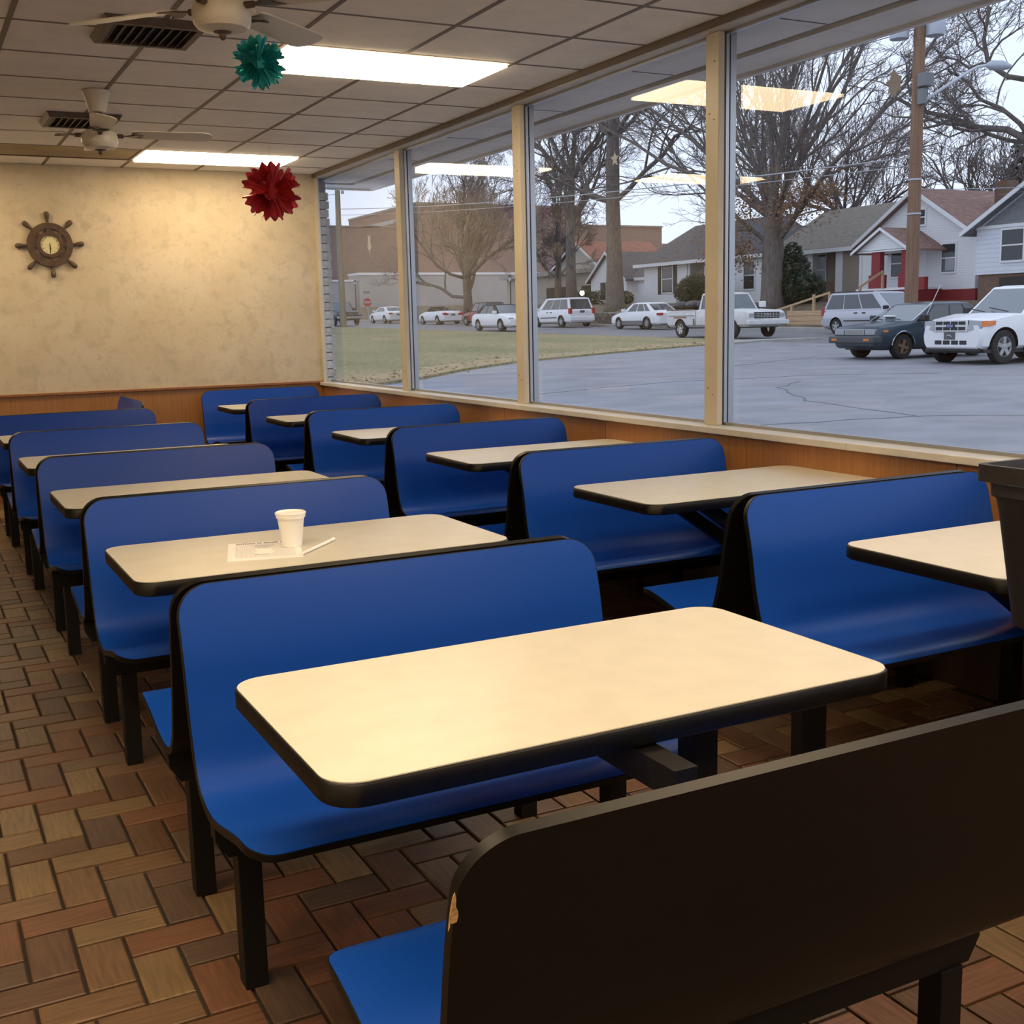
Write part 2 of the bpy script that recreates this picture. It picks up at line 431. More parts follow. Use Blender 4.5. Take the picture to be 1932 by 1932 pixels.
# exterior brick pier at the corner (stacked light brick courses)
bp = st(MB().box(3.47, 3.60, BY + .20, BY + .42, -.1, CEIL - .03).obj('wall_exterior', mat('pier_mortar', (.5, .48, .44), .9)), 'pale brick pier outside the back corner')
M_pbrick = [mat('pier_brick_%d' % i, c, .85, noise=(40, .15, (1, 1, 1))) for i, c in enumerate([(.80, .75, .66), (.74, .69, .60), (.84, .80, .72)])]
bm_ = [MB().box(-.07, .07, -.03, .03, -.0335, .0335).mesh('brick', m) for m in M_pbrick]
rb = random.Random(3)
for k in range(35):
    meshobj('brick', bm_[rb.randrange(3)], bp, (3.535 + (k % 2) * .006, BY + .19, -.05 + k * .0765))

# ------------------------------------------------------------------ benches
PROF = [(-.028, .845), (-.044, .79), (-.070, .69), (-.090, .58), (-.108, .51), (-.128, .455), (-.158, .420), (-.205, .403), (-.26, .400), (-.33, .412), (-.42, .433), (-.49, .446), (-.535, .445), (-.566, .434)]
BW = 1.06
def shell_parts(sign, parent):
    P = catmull([(0, y, z) for y, z in PROF], 46)
    n = len(P); Nn = []; s = [0]
    for i in range(n):
        d = P[min(i + 1, n - 1)] - P[max(i - 1, 0)]
        nn = Vector((0, -d.z, d.y)).normalized()      # towards the sitter
        if nn.y > 0 and nn.z < .2: nn = -nn
        if nn.z < 0 and i > 20: nn = -nn
        Nn.append(nn)
        if i: s.append(s[-1] + (P[i] - P[i - 1]).length)
    T = s[-1]
    def hw(t, mar):
        w = BW / 2 - mar
        r0, r1 = .075 - mar, .06 - mar
        a, b = t - mar, T - mar - t
        ins = 0
        if a < r0: a = max(a, 0); ins = r0 - sqrt(max(0, r0 * r0 - (r0 - a) ** 2))
        if b < r1: b = max(b, 0); ins = max(ins, r1 - sqrt(max(0, r1 * r1 - (r1 - b) ** 2)))
        return w - ins
    def sheet(off0, off1, mar):
        # resample more densely near the rounded ends
        ts = [mar + (T - 2 * mar) * q for q in (0, .0008, .003, .007, .013, .02, .03, .045, .06)]
        ts += [T * (.08 + .84 * q / 34) for q in range(35)]
        ts += [mar + (T - 2 * mar) * (1 - q) for q in (.05, .038, .027, .018, .011, .006, .0025, .0008, 0)]
        rows = []
        for t in ts:
            k = 0
            while k < n - 2 and s[k + 1] < t: k += 1
            u = (t - s[k]) / (s[k + 1] - s[k]); p = P[k].lerp(P[k + 1], u); q = Nn[k].lerp(Nn[k + 1], u).normalized()
            w = hw(t, mar); rows.append((p + q * off1, p + q * off0, w))
        mb = MB(); N = len(rows); vs = []
        for side in (0, 1):
            for r in rows:
                for xx in (-1, 1): vs.append((xx * r[2], sign * -r[side].y, r[side].z))
        fs = []
        for i in range(N - 1):
            a = 2 * i; b = 2 * N + 2 * i
            fs.append((a, a + 1, a + 3, a + 2)); fs.append((b + 2, b + 3, b + 1, b))
            fs.append((a, a + 2, b + 2, b)); fs.append((a + 3, a + 1, b + 1, b + 3))
        fs.append((1, 0, 2 * N, 2 * N + 1)); a = 2 * N - 2; fs.append((a, a + 1, a + 1 + 2 * N, a + 2 * N))
        mb.add(vs, fs)
        return mb
    a = sheet(-.017, 0, 0).obj('shell', M_black, parent)
    b = sheet(0, .0012, .0025).obj('laminate', M_blue, a); b['label'] = 'blue laminate face'
    for o in (a, b):
        bm = bmesh.new(); bm.from_mesh(o.data); bmesh.ops.recalc_face_normals(bm, faces=bm.faces); bm.to_mesh(o.data); bm.free()
        auto(o, 40)
def bench(label, loc, double=True, rz=0, single_sign=1):
    t = thing('booth_bench', label, 'bench', loc, rz, 'blue booth benches')
    signs = (-1, 1) if double else (single_sign,)
    for s_ in signs: shell_parts(s_, t)
    ly = .235
    for x in (-.4575, .4575):
        for y in (-ly, ly):
            MB().box(x - .025, x + .025, y - .025, y + .025, .0, .306).obj('leg', M_blackm, t, bevel=.002)
    for y in (-ly, ly):
        MB().prism([(-.525, y - .02, .380), (-.525, y - .02, .345), (-.50, y - .02, .305), (.50, y - .02, .305), (.525, y - .02, .345), (.525, y - .02, .380)], (0, .04, 0)).obj('rail', M_blackm, t)
    return t
AX, BX = 1.005, 2.80
nth = ['nearest', 'second', 'third', 'fourth', 'fifth', 'sixth']
AC = [1.09 + 1.47 * k for k in range(6)]    # bench centres along the left row
b0 = bench('nearest booth bench, its black back turned to the camera, edge chipped', (AX + .008, 1.062, 0), False)
def back_y(z):
    P = catmull([(0, y, zz) for y, zz in PROF], 46)
    for a, b in zip(P[:-1], P[1:]):
        if b.z <= z <= a.z: u = (z - a.z) / (b.z - a.z); return -(a.y + (b.y - a.y) * u) - .0172
chip = [(.479, .782), (.481, .775), (.482, .762), (.485, .756), (.486, .75), (.485, .741), (.48, .740), (.477, .741), (.477, .735), (.4755, .731), (.4755, .743), (.4755, .755), (.476, .764), (.477, .776)]
o = MB().prism([(px - .006 - AX, back_y(z) - .0012, z) for px, z in chip], (0, .0015, 0)).obj('chipped_edge', M_particle, b0); o['label'] = 'bare particle board where the edge is chipped'
bd = bench('double blue booth bench, %s in the left row' % nth[1], (AX, AC[1], 0))
for k in (2, 3, 4, 5):
    dup(bd, 'double blue booth bench, %s in the left row counted from the camera' % nth[k], (AX, AC[k], 0))
BC = [2.855 + 1.47 * k for k in range(5)]
for k in range(5):
    nb = dup(bd, 'double blue booth bench in the window row, %s from the camera' % ('nearest' if k == 0 else nth[k]), (BX + (-.010, -.022, -.012, 0, .0)[k], BC[k], 0))
    if k == 0:          # its front post on the aisle side is a wide one
        for ch in nb.children:
            if ch.name.startswith('leg') and ch.data.vertices[0].co.x < 0 and ch.data.vertices[0].co.y < -.2:
                ch.data = MB().box(-.4825, -.385, -.26, -.21, .0, .306).mesh('leg', M_blackm)
bs = bench('single blue booth bench against the back wall in the window row', (BX, 10.29, 0), False, 0, -1)
bench('blue booth bench set sideways at the far end of the left row', (1.615, 9.68, 0), False, pi / 2)

# ------------------------------------------------------------------ tables
def table(label, cx, cy, col_dx, wall=False):
    t = thing('booth_table', label, 'table', (cx, cy, 0), 0, 'cream booth tables')
    hx, hy = .5575, .297
    pl = [Vector(p) for p in round_rect(-hx, hx, -hy, hy, .06, .700, 8)]
    mb = MB(); n = len(pl)
    def ring(ins, z): return [(p.x * (hx - ins) / hx, p.y * (hy - ins) / hy, z) for p in pl]
    vs = ring(.004, .700) + ring(0, .704) + ring(0, .735) + ring(.003, .7385)
    fs = [tuple(range(n))[::-1]] + [(r * n + i, r * n + (i + 1) % n, (r + 1) * n + (i + 1) % n, (r + 1) * n + i) for r in range(3) for i in range(n)] + [tuple(range(3 * n, 4 * n))]
    mb.add(vs, fs); tb = mb.obj('tabletop', M_black, t); auto(tb, 50)
    tb['label'] = 'black edged table board'
    lm = MB(); vs = ring(.0035, .7385) + ring(.0035, .7405); lm.add(vs, [tuple(range(n))[::-1], tuple(range(n, 2 * n))] + [(i, (i + 1) % n, n + (i + 1) % n, n + i) for i in range(n)])
    l = lm.obj('laminate', M_top, tb); l['label'] = 'cream laminate surface'
    if wall:
        MB().box(.50, .5575, -.2, .2, .655, .70).obj('wall_cleat', M_blackm, t)
        for y in (-.10, .16): MB().bar((-.20, y, .69), (.56, y, .17), .045, .045).obj('brace', M_blackm, t)
        MB().box(-.26, .5, -.2, .2, .685, .70).obj('top_plate', M_blackm, t)
    else:
        MB().box(col_dx - .029, col_dx + .029, -.029, .029, .004, .69).obj('column', M_blackm, t, bevel=.002)
        MB().box(col_dx - .16, col_dx + .16, -.03, .03, .68, .70).box(col_dx - .04, col_dx + .04, -.2, .2, .672, .70).obj('top_plate', M_blackm, t)
        MB().box(col_dx - .10, col_dx + .10, -.12, .12, 0, .008).obj('foot_plate', M_blackm, t, bevel=.002)
        MB().box(-.03, .015, -.40, .16, .643, .695).obj('arm', M_blackm, t)
    return t
TAX, TBX = 1.0425, 2.848
BT = [2.21 + 1.47 * k for k in range(6)]
AT = [1.828, 3.385, 4.85, 6.32, 7.79, 9.22]
lab = {0: 'empty cream table nearest the camera, in the left row', 1: 'cream table in the left row holding the foam cup'}
ta = None
for k in range(6):
    lb = lab.get(k, 'empty cream table in the left row, %s from the camera' % nth[k])
    ta = table(lb, TAX, AT[k], .31 if k < 5 else -.31) if k in (0, 5) else dup(ta, lb, (TAX, AT[k], 0))
tb = None
for k in range(6):
    lb = 'cream table in the window row, partly behind the dark bin' if k == 0 else 'empty cream table in the window row, %s from the camera' % nth[k]
    tb = table(lb, TBX + .035, BT[k], 0, True) if tb is None else dup(tb, lb, (TBX + .01, BT[k], 0))

bpy.data.objects['booth_table.006'].scale = (.955, 1, 1)

# ------------------------------------------------------------------ cup, placemat, straw
c = thing('foam_cup', 'white foam cup with lid standing on the paper on the second table', 'cup', (.989, 3.372, .7407))
MB().lathe([(.0, .001), (.029, .001), (.030, .002), (.0405, .094), (.0425, .097), (.0425, .100), (.038, .100), (.028, .006), (0, .006)], 36, cap=False).obj('cup_body', M_foam, c, smooth='auto')
MB().lathe([(.0435, .088), (.0435, .093), (.045, .094), (.045, .099), (.0465, .100), (.0465, .1035), (.043, .106), (.0405, .106), (.039, .1015), (0, .1015)], 36, cap=False).obj('lid', M_lid, c, smooth='auto')
pp = thing('leaflet', 'white printed paper sheet under the foam cup', 'paper', (.8995, 3.352, .7406), radians(-14.5))
MB().box(-.107, .107, -.139, .139, 0, .0003).obj('sheet', M_paper, pp)
rp_ = random.Random(11); ink = MB(); grey = MB()
x = -.082                                           # a heading whose letters the photograph leaves unreadable
for nch in (9, 2, 7, 4):
    for k in range(nch):
        h = .010 if k and rp_.random() < .6 else .015
        ink.box(x, x + .0042, .116, .116 + h, .0003, .0005); ink.box(x + .0042, x + .0058, .118 + h * .4, .118 + h * .65, .0003, .0005); x += .0063
    x += .006
ink.box(-.03, .03, .074, .077, .0003, .0005); ink.box(-.02, .015, .052, .0545, .0003, .0005); ink.box(-.03, .008, -.062, -.059, .0003, .0005)
for k in range(34):
    y = .108 - k * .0062
    if abs(y - .0755) < .004 or abs(y - .053) < .004: continue
    x = -.085
    while x < .085:
        w = rp_.uniform(.004, .014)
        if not (-.03 < x < .015 and -.05 < y < .03): grey.box(x, min(x + w, .088), y - .0012, y + .0012, .0003, .0005)
        x += w + .0025
ink.obj('heading', M_ink, pp, kind='stuff'); grey.obj('text_lines', M_inkgrey, pp, kind='stuff')
sw = tag(MB().tube([(.966, 3.206, .7462), (.975, 3.217, .7465), (1.04, 3.288, .7466), (1.095, 3.348, .7466), (1.112, 3.367, .7468), (1.122, 3.378, .7470)], [.0062, .0040, .0047, .0047, .0042, .0066], 8).obj('straw', M_paper, smooth='auto'), 'white paper wrapped straw lying beside the foam cup', 'straw')

# ------------------------------------------------------------------ bin on its stand
bn = thing('waste_bin', 'dark plastic bin with wide rim at the right edge of the picture', 'bin', (2.225, 1.38, .727))
def rr(hx, hy, r, z): return round_rect(-hx, hx, -hy, hy, r, z, 4)
def loft(rings, mb=None, inner=False):
    mb = mb or MB(); n = len(rings[0]); vs = [p for r in rings for p in r]
    fs = [(k * n + i, k * n + (i + 1) % n, (k + 1) * n + (i + 1) % n, (k + 1) * n + i) for k in range(len(rings) - 1) for i in range(n)]
    mb.add(vs, fs); return mb, n
mb, n = loft([rr(.195, .235, .045, 0), rr(.222, .262, .045, .02), rr(.252, .287, .04, .285), rr(.258, .293, .03, .292), rr(.259, .294, .03, .318), rr(.255, .29, .03, .318), rr(.215, .25, .04, .018)])
mb.add([], []); mb.f += [list(range(n))[::-1], list(range(6 * n, 7 * n))]; mb.m += [0, 0]
mb.obj('body', M_bin, bn, smooth='auto')
mb, n = loft([rr(.262, .297, .03, .322), rr(.275, .307, .02, .322), rr(.275, .307, .02, .357), rr(.262, .295, .02, .357), rr(.256, .289, .03, .320)])
mb.f += [(4 * n + i, 4 * n + (i + 1) % n, (i + 1) % n, i) for i in range(n)]; mb.m += [0] * n
mb.obj('rim', M_bin, bn, smooth='auto')
ss = thing('bin_stand', 'black stand holding the dark bin, mostly hidden', 'stand', (2.28, 1.34, 0))
MB().box(-.22, .22, -.22, .2, .695, .727).obj('shelf', M_blackm, ss)
MB().box(-.15, .2, -.2, .16, 0, .695).obj('cabinet', M_blackm, ss, bevel=.004)

# ------------------------------------------------------------------ ceiling fans
def fan(label, x, y, rz):
    t = thing('ceiling_fan', label, 'fan', (x, y, CEIL - .003), radians(rz), 'ceiling fans')
    MB().lathe([(.078, 0), (.078, -.004), (.066, -.035), (.052, -.09), (.047, -.115), (.02, -.118)], 28).obj('canopy', M_fan, t, smooth='auto')
    MB().tube([(0, 0, -.11), (0, 0, -.235)], .016, 12).lathe([(.026, -.118), (.026, -.14), (.02, -.145)], 14).obj('downrod', M_fandark, t, smooth='auto')
    MB().lathe([(.03, -.205), (.07, -.215), (.094, -.228), (.098, -.244), (.100, -.250), (.100, -.278), (.097, -.293), (.085, -.309), (.05, -.317), (.03, -.319)], 32).obj('motor', M_fan, t, smooth='auto')
    MB().lathe([(.034, -.315), (.03, -.322), (.013, -.327), (.012, -.336), (.008, -.344), (.003, -.347)], 16).obj('finial', M_fandark, t, smooth='auto')
    for k in range(4):
        a = k * pi / 2
        R = Matrix.Rotation(a, 4, 'Z')
        def tr(p): return R @ Vector(p)
        br = MB()
        br.prism([tr(p) for p in [(.085, -.012, -0.242), (.15, -.012, -0.238), (.19, -.045, -0.238), (.235, -.042, -0.238), (.205, -.018, -0.238), (.205, .018, -0.238), (.235, .042, -0.238), (.19, .045, -0.238), (.15, .012, -0.238), (.085, .012, -0.242)]], (0, 0, -.006))
        br.tube([tr((.08, 0, -0.242)), tr((.13, 0, -0.242))], .012, 8)
        br.obj('blade_bracket', M_fandark, t)
        bl = []
        for (px, py) in [(.175, -.048), (.22, -.056), (.56, -.068), (.60, -.058), (.62, -.035), (.625, 0), (.62, .035), (.60, .058), (.56, .068), (.22, .056), (.175, .048)]:
            bl.append(tr((px, py, -.233 - py * .2)))
        MB().prism(bl, (0, 0, .005)).obj('blade', M_fan, t)
fan('white ceiling fan nearest the camera, cut off by the top edge', 1.085, 4.20, 42)
fan('white ceiling fan farther away, below the second ceiling vent', 1.105, 7.13, -6)

# ------------------------------------------------------------------ vents
def vent(label, x, y):
    t = thing('air_vent', label, 'vent', (x, y, CEIL - .003), 0, 'brown ceiling vents')
    a, b, d = .222, .222, .030
    fr = MB()
    o0 = [(-a, -b), (a, -b), (a, b), (-a, b)]; i0 = [(-a + .045, -b + .045), (a - .045, -b + .045), (a - .045, b - .045), (-a + .045, b - .045)]
    vs = [(p[0], p[1], 0) for p in o0] + [(p[0] * .93, p[1] * .93, -d) for p in o0] + [(p[0], p[1], -d) for p in i0] + [(p[0], p[1], -.004) for p in i0]
    fs = [(r * 4 + i, r * 4 + (i + 1) % 4, (r + 1) * 4 + (i + 1) % 4, (r + 1) * 4 + i) for r in range(3) for i in range(4)]
    fr.add(vs, fs); fr.obj('frame', M_vent, t)
    MB().box(-a + .045, a - .045, -b + .045, b - .045, -.006, -.003).obj('throat', M_ventdark, t)
    for k in range(9):
        x0 = -.16 + k * .04
        MB().prism([(x0 - .014, -.176, -.028), (x0 + .012, -.176, -.007), (x0 + .014, -.176, -.009), (x0 - .012, -.176, -.030)], (0, .352, 0)).obj('louver', M_ventlouv, t)
vent('square brown ceiling vent nearest the camera', 1.12, 5.63)
vent('square brown ceiling vent behind the farther fan', 1.145, 8.09)

# ------------------------------------------------------------------ foil snowflakes
def snowflake(label, m, c, R, teeth, seed, string_to):
    t = thing('snowflake_ornament', label, 'ornament', c, 0, 'hanging foil snowflakes')
    rnd = random.Random(seed)
    ax = Vector((-.42, -.90, 0)).normalized(); e1 = Vector((0, 0, 1)); e2 = ax.cross(e1)
    dirs = [e1 * cos(pi * k / 3) + e2 * sin(pi * k / 3) for k in range(6)]
    dirs += [ax * q * .80 + (e1 * cos(2 * pi * k / 3 + q * .5) + e2 * sin(2 * pi * k / 3 + q * .5)) * .6 for k in range(3) for q in (-1, 1)]
    core = MB().lathe([(0, -.3 * R), (.2 * R, -.22 * R), (.3 * R, 0), (.2 * R, .22 * R), (0, .3 * R)], 12, cap=False)
    core.obj('core', m, t)
    for d in dirs:
        d = d.normalized(); u = d.orthogonal().normalized(); v = d.cross(u); mb = MB(); n = teeth
        vs = [d * R * .12]; fs = []
        K = n * 6
        for ring, (hgt, rad) in enumerate(((.35, .12), (.62, .25), (.87, .35))):
            for k in range(K):
                a = 2 * pi * k / K; q = k % 6
                fold = .05 * (1 if k // 3 % 2 else -1)
                out = (1.04, 1.07, 1.04, .92, .86, .92)[q] if ring == 2 else 1.0
                rr_ = (1.0, 1.04, 1.0, .94, .88, .94)[q] if ring == 2 else (1.0 if q < 5 else .8)
                vs.append(d * R * (hgt * out * rnd.uniform(.98, 1.02) + fold * rad) + (u * cos(a) + v * sin(a)) * R * rad * rr_)
        fs += [(0, 1 + k, 1 + (k + 1) % K) for k in range(K)]
        for ring in (0, 1):
            fs += [(1 + ring * K + k, 1 + (ring + 1) * K + k, 1 + (ring + 1) * K + (k + 1) % K, 1 + ring * K + (k + 1) % K) for k in range(K)]
        mb.add(vs, fs); mb.obj('foil_petal', m, t)
    MB().tube([(0, 0, R * .2), (0, 0, string_to - c[2])], .0016, 5).obj('string', M_string, t)
snowflake('red foil snowflake hanging in front of the back wall', M_red, (2.482, 8.50, 2.352), .222, 7, 1, CEIL - .002)
snowflake('teal foil snowflake hanging below the nearest fan', M_teal, (1.322, 4.60, 2.395), .106, 7, 2, CEIL - .002)

# ------------------------------------------------------------------ ship wheel clock on the back wall
ck = thing('ship_wheel_clock', 'dark wooden ship wheel clock on the wallpapered back wall', 'clock', (1.155, BY - .001, 2.085))
def ringy(ro, ri, y0, y1, n=40):
    mb = MB(); vs = []
    for r, y in ((ro, y0), (ro, y1), (ri, y1), (ri, y0)):
        for k in range(n): a = 2 * pi * k / n; vs.append((r * cos(a), y, r * sin(a)))
    fs = [(q * n + k, q * n + (k + 1) % n, ((q + 1) % 4) * n + (k + 1) % n, ((q + 1) % 4) * n + k) for q in range(4) for k in range(n)]
    return mb.add(vs, fs)
ringy(.177, .128, -.030, 0).obj('outer_ring', M_wheelwood, ck, bevel=.003)
ringy(.104, .074, -.034, 0).obj('inner_ring', M_wheelwood, ck, bevel=.003)
for k in range(8):
    a = radians(45 * k + 2); d = Vector((cos(a), 0, sin(a)))
    off = Vector((0, -.016, 0))
    a2 = a + radians(0)
    MB().bar(off + d * .098, off + d * .135, .034, .022, up=(0, 1, 0)).obj('spoke', M_wheelwood, ck)
    MB().tube([off + d * r for r in (.172, .19, .20, .215, .235, .252, .262, .266)], [.012, .010, .013, .017, .021, .020, .014, .004], 10).obj('handle', M_wheelwood, ck, smooth='auto')
fc = MB().lathe([(.076, -.002), (.076, -.022), (0, -.022)], 40, axis='y', cap=False).obj('clock_face', M_face, ck)
tk = MB()
for k in range(12):
    a = radians(30 * k); d = Vector((sin(a), 0, cos(a)))
    tk.bar(d * .057 + Vector((0, -.0225, 0)), d * .068 + Vector((0, -.0225, 0)), .004, .001, up=(0, 1, 0))
tk.obj('hour_marks', M_ink, fc)
MB().bar((-.002, -.024, .004), (.004, -.024, -.038), .007, .0015, up=(0, 1, 0)).obj('hour_hand', M_ink, fc)
MB().bar((0, -.026, .012), (-.001, -.026, -.066), .005, .0015, up=(0, 1, 0)).obj('minute_hand', M_ink, fc)

# ------------------------------------------------------------------ decals on the glass
M_frost = mat('spray_snow', (.42, .46, .60), .9)
def decal(label, y, z, poly):
    o = MB().prism([(GLASS_X + .0063, y - px, z + pz) for px, pz in poly], (.0012, 0, 0)).obj('window_decal', M_frost)
    return tag(o, label, 'decal', 'frosted window decals')
def star(n, ro, ri, ph=0):
    return [((ro if k % 2 == 0 else ri) * sin(pi * k / n + ph), (ro if k % 2 == 0 else ri) * cos(pi * k / n + ph)) for k in range(2 * n)]
decal('pale frosted star decal on the window left of the big tree trunk', 5.548, 2.248, star(5, .045, .019))
decal('small pale frosted figure decal on the leftmost window', 9.345, 2.040, [(-.03, .085), (-.012, .07), (.012, .07), (.03, .085), (.026, .03), (.045, -.02), (.03, -.04), (.016, -.035), (0, -.10), (-.016, -.035), (-.03, -.04), (-.045, -.02), (-.026, .03)])
decal('pale jagged frosted decal on the window left of the utility pole', 3.525, 2.275, [(-.005, .058), (.02, .03), (.042, .022), (.034, -.004), (.04, -.03), (.02, -.03), (.006, -.056), (-.012, -.03), (-.03, -.036), (-.024, -.006), (-.042, .012), (-.02, .02)])

# ================================================================== EXTERIOR
def gz(y): return -.11 + .0155 * y
M_asph = mat('asphalt', (.26, .26, .285), .55, noise=(.9, .20, (1, 1.6, 1)), coords='World', bump=(60, .3))
M_street = mat('street_asphalt', (.20, .20, .215), .6, noise=(.5, .18, (1, .4, 1)), coords='World')
M_curb = mat('concrete', (.36, .35, .33), .8, noise=(2, .15, (1, 1, 1)), coords='World')
def grass_mat():
    m = bpy.data.materials.new('winter_grass'); m.use_nodes = True; MATS['winter_grass'] = m; t = m.node_tree; b = t.nodes['Principled BSDF']
    g = t.nodes.new('ShaderNodeNewGeometry'); b.inputs['Roughness'].default_value = 1.0; b.inputs['Specular IOR Level'].default_value = .1
    def nz(sc, stv):
        mp = t.nodes.new('ShaderNodeMapping'); mp.inputs['Scale'].default_value = stv; t.links.new(g.outputs['Position'], mp.inputs['Vector'])
        n = t.nodes.new('ShaderNodeTexNoise'); n.inputs['Scale'].default_value = sc; n.inputs['Detail'].default_value = 6; t.links.new(mp.outputs['Vector'], n.inputs['Vector']); return n.outputs['Fac']
    r = t.nodes.new('ShaderNodeValToRGB'); e = r.color_ramp.elements
    e[0].position = .34; e[0].color = (.38, .31, .18, 1); e[1].position = .56; e[1].color = (.29, .275, .15, 1)
    x = e.new(.8); x.color = (.205, .215, .11, 1)
    t.links.new(nz(.32, (1, .5, 1)), r.inputs['Fac'])
    r2 = t.nodes.new('ShaderNodeValToRGB'); r2.color_ramp.elements[0].position = .3; r2.color_ramp.elements[0].color = (.45, .45, .45, 1); r2.color_ramp.elements[1].position = .6; r2.color_ramp.elements[1].color = (1.15, 1.15, 1.15, 1)
    t.links.new(nz(9, (1, 1, 1)), r2.inputs['Fac'])
    mu = t.nodes.new('ShaderNodeMixRGB'); mu.blend_type = 'MULTIPLY'; mu.inputs['Fac'].default_value = 1
    t.links.new(r.outputs['Color'], mu.inputs['Color1']); t.links.new(r2.outputs['Color'], mu.inputs['Color2']); t.links.new(mu.outputs['Color'], b.inputs['Base Color'])
    return m
M_grass = grass_mat()
M_dry = mat('dry_grass', (.40, .31, .17), 1.0, noise=(3, .3, (1, 1, 1)), coords='World')
M_earth = mat('bank_earth', (.17, .125, .085), 1.0, noise=(1.4, .35, (1, 1, 1)), coords='World')

def strip(name, xs, dz, y0, y1, m, label, step=5.0):
    mb = MB(); n = int((y1 - y0) / step) + 1
    for i in range(n + 1):
        y = y0 + (y1 - y0) * i / n
        for x, d in zip(xs, dz): mb.v.append((x, y, gz(y) + d))
    k = len(xs)
    for i in range(n):
        for j in range(k - 1):
            mb.f.append([i * k + j, i * k + j + 1, (i + 1) * k + j + 1, (i + 1) * k + j]); mb.m.append(0)
    o = mb.obj(name, m); return st(o, label)
strip('ground', (3.62, 27.5), (0, 0), -40, 70, M_asph, 'grey asphalt car park outside the windows')
strip('street', (27.0, 38.4), (-.02, -.02), -60, 190, M_street, 'grey street running past the houses')
strip('kerb', (38.4, 38.4, 39.4), (-.05, .13, .13), -60, 190, M_curb, 'pale kerb along the far side of the street')
strip('bank', (39.4, 41.2, 43.0, 60, 140), (.12, .75, 1.30, 1.42, 1.6), -60, 190, M_earth, 'brown grassy bank rising to the houses')
gp = [(3.62, 17.4), (6.2, 19.4), (9.2, 21.9), (11.5, 24.4), (14, 26.6), (18.5, 29.3), (23.5, 31.9), (26.2, 33.2), (27.4, 34.6), (27.5, 120), (3.62, 120)]
def slab(name, poly, h, m, label):
    # triangulated fan that follows the sloping ground
    mb = MB(); n = len(poly)
    vs = [(x, y, gz(y) + h) for x, y in poly] + [(x, y, gz(y) - .02) for x, y in poly]
    mb.add(vs, [list(range(n))] + [(i, n + i, n + (i + 1) % n, (i + 1) % n) for i in range(n)])
    return st(mb.obj(name, m), label)
slab('lawn', gp, .05, M_grass, 'patchy winter lawn beside the car park')
edge = gp[1:9]
slab('lawn_edge', [(x - .02, y + .03) for x, y in edge] + [(x - .5 - .25 * (k % 3), y + .75 + .3 * (k % 2)) for k, (x, y) in enumerate(edge)][::-1], .056, M_dry, 'band of dry straw coloured grass along the asphalt')
slab('kerb_end', [(24.5, 31.75), (27.3, 33.2), (30.4, 33.5), (30.4, 33.95), (27.0, 34.2), (24.3, 32.4)], .07, M_curb, 'pale kerb end where the lawn meets the street')

# tufts of dry grass where the lawn meets the asphalt
rt = random.Random(5); tf = MB()
for i in range(1, 8):
    (xa, ya), (xb, yb) = gp[i], gp[i + 1]
    for k in range(60):
        u = rt.random(); x = xa + (xb - xa) * u + rt.gauss(-.35, .35); y = ya + (yb - ya) * u + abs(rt.gauss(.1, .5))
        z = gz(y) + .045; h = rt.uniform(.02, .05); a = rt.uniform(0, 6.28); w = rt.uniform(.03, .09)
        tf.add([(x - w * cos(a), y - w * sin(a), z), (x + w * cos(a), y + w * sin(a), z), (x + rt.uniform(-.05, .05), y + rt.uniform(-.05, .05), z + h)], [(0, 1, 2)])
tag(tf.obj('grass_tufts', M_dry, kind='stuff'), 'dry straw coloured grass along the edge of the asphalt', 'grass')

# cracks in the asphalt: thin tar-filled seams, raised a few millimetres
M_tar = mat('tar_seam', (.12, .12, .135), .6)
cr = MB()
for pts in ([(7, 12.5), (9, 11.2), (11.5, 10.9), (14, 9.2), (19, 8.6)], [(11.5, 10.9), (12, 13.5), (13.4, 15.8), (15, 17)], [(9, 17), (12.5, 18.2), (16, 18), (19, 16.5)], [(15.5, 21), (18.5, 22.4), (22, 24)]):
    q = []
    for (xa, ya), (xb, yb) in zip(pts[:-1], pts[1:]):
        for k in range(5): q.append((xa + (xb - xa) * k / 5 + rt.uniform(-.07, .07), ya + (yb - ya) * k / 5 + rt.uniform(-.07, .07)))
    for a, b in zip(q[:-1], q[1:]): cr.bar((*a, gz(a[1]) + .001), (*b, gz(b[1]) + .001), .035, .006)
st(cr.obj('ground_cracks', M_tar), 'dark cracks in the asphalt')

# soffit of the roof overhang
M_soffit = mat('soffit_paint', (.80, .80, .80), .7, noise=(2, .12, (1, 1, 1)), coords='World')
M_gap = mat('soffit_vent', (.07, .07, .065), .8)
sf = struct('roof_overhang', 'grey painted roof overhang outside the windows')
z0 = 2.70
MB().box(3.60, 3.90, FY, BY + .36, z0, z0 + .03).obj('soffit_board', M_soffit, sf)
MB().box(LX, 3.60, BY + .23, BY + .36, z0, z0 + .03).obj('soffit_board', M_soffit, sf)
MB().box(3.94, 4.20, FY, BY + .64, z0 - .012, z0 + .018).obj('soffit_board', M_soffit, sf)
MB().box(LX, 3.94, BY + .40, BY + .64, z0 - .012, z0 + .018).obj('soffit_board', M_soffit, sf)
MB().box(3.90, 3.94, FY, BY + .40, z0 + .012, z0 + .02).box(LX, 3.90, BY + .36, BY + .40, z0 + .012, z0 + .02).obj('vent_gap', M_gap, sf)
MB().box(4.20, 4.235, FY, BY + .675, z0 - .03, z0 + .3).box(LX, 4.20, BY + .64, BY + .675, z0 - .03, z0 + .3).obj('fascia', M_soffit, sf)
MB().box(LX - .1, 4.2, FY, BY + .64, z0 + .04, z0 + .3).obj('roof_deck', M_gap, sf)
sj = MB()
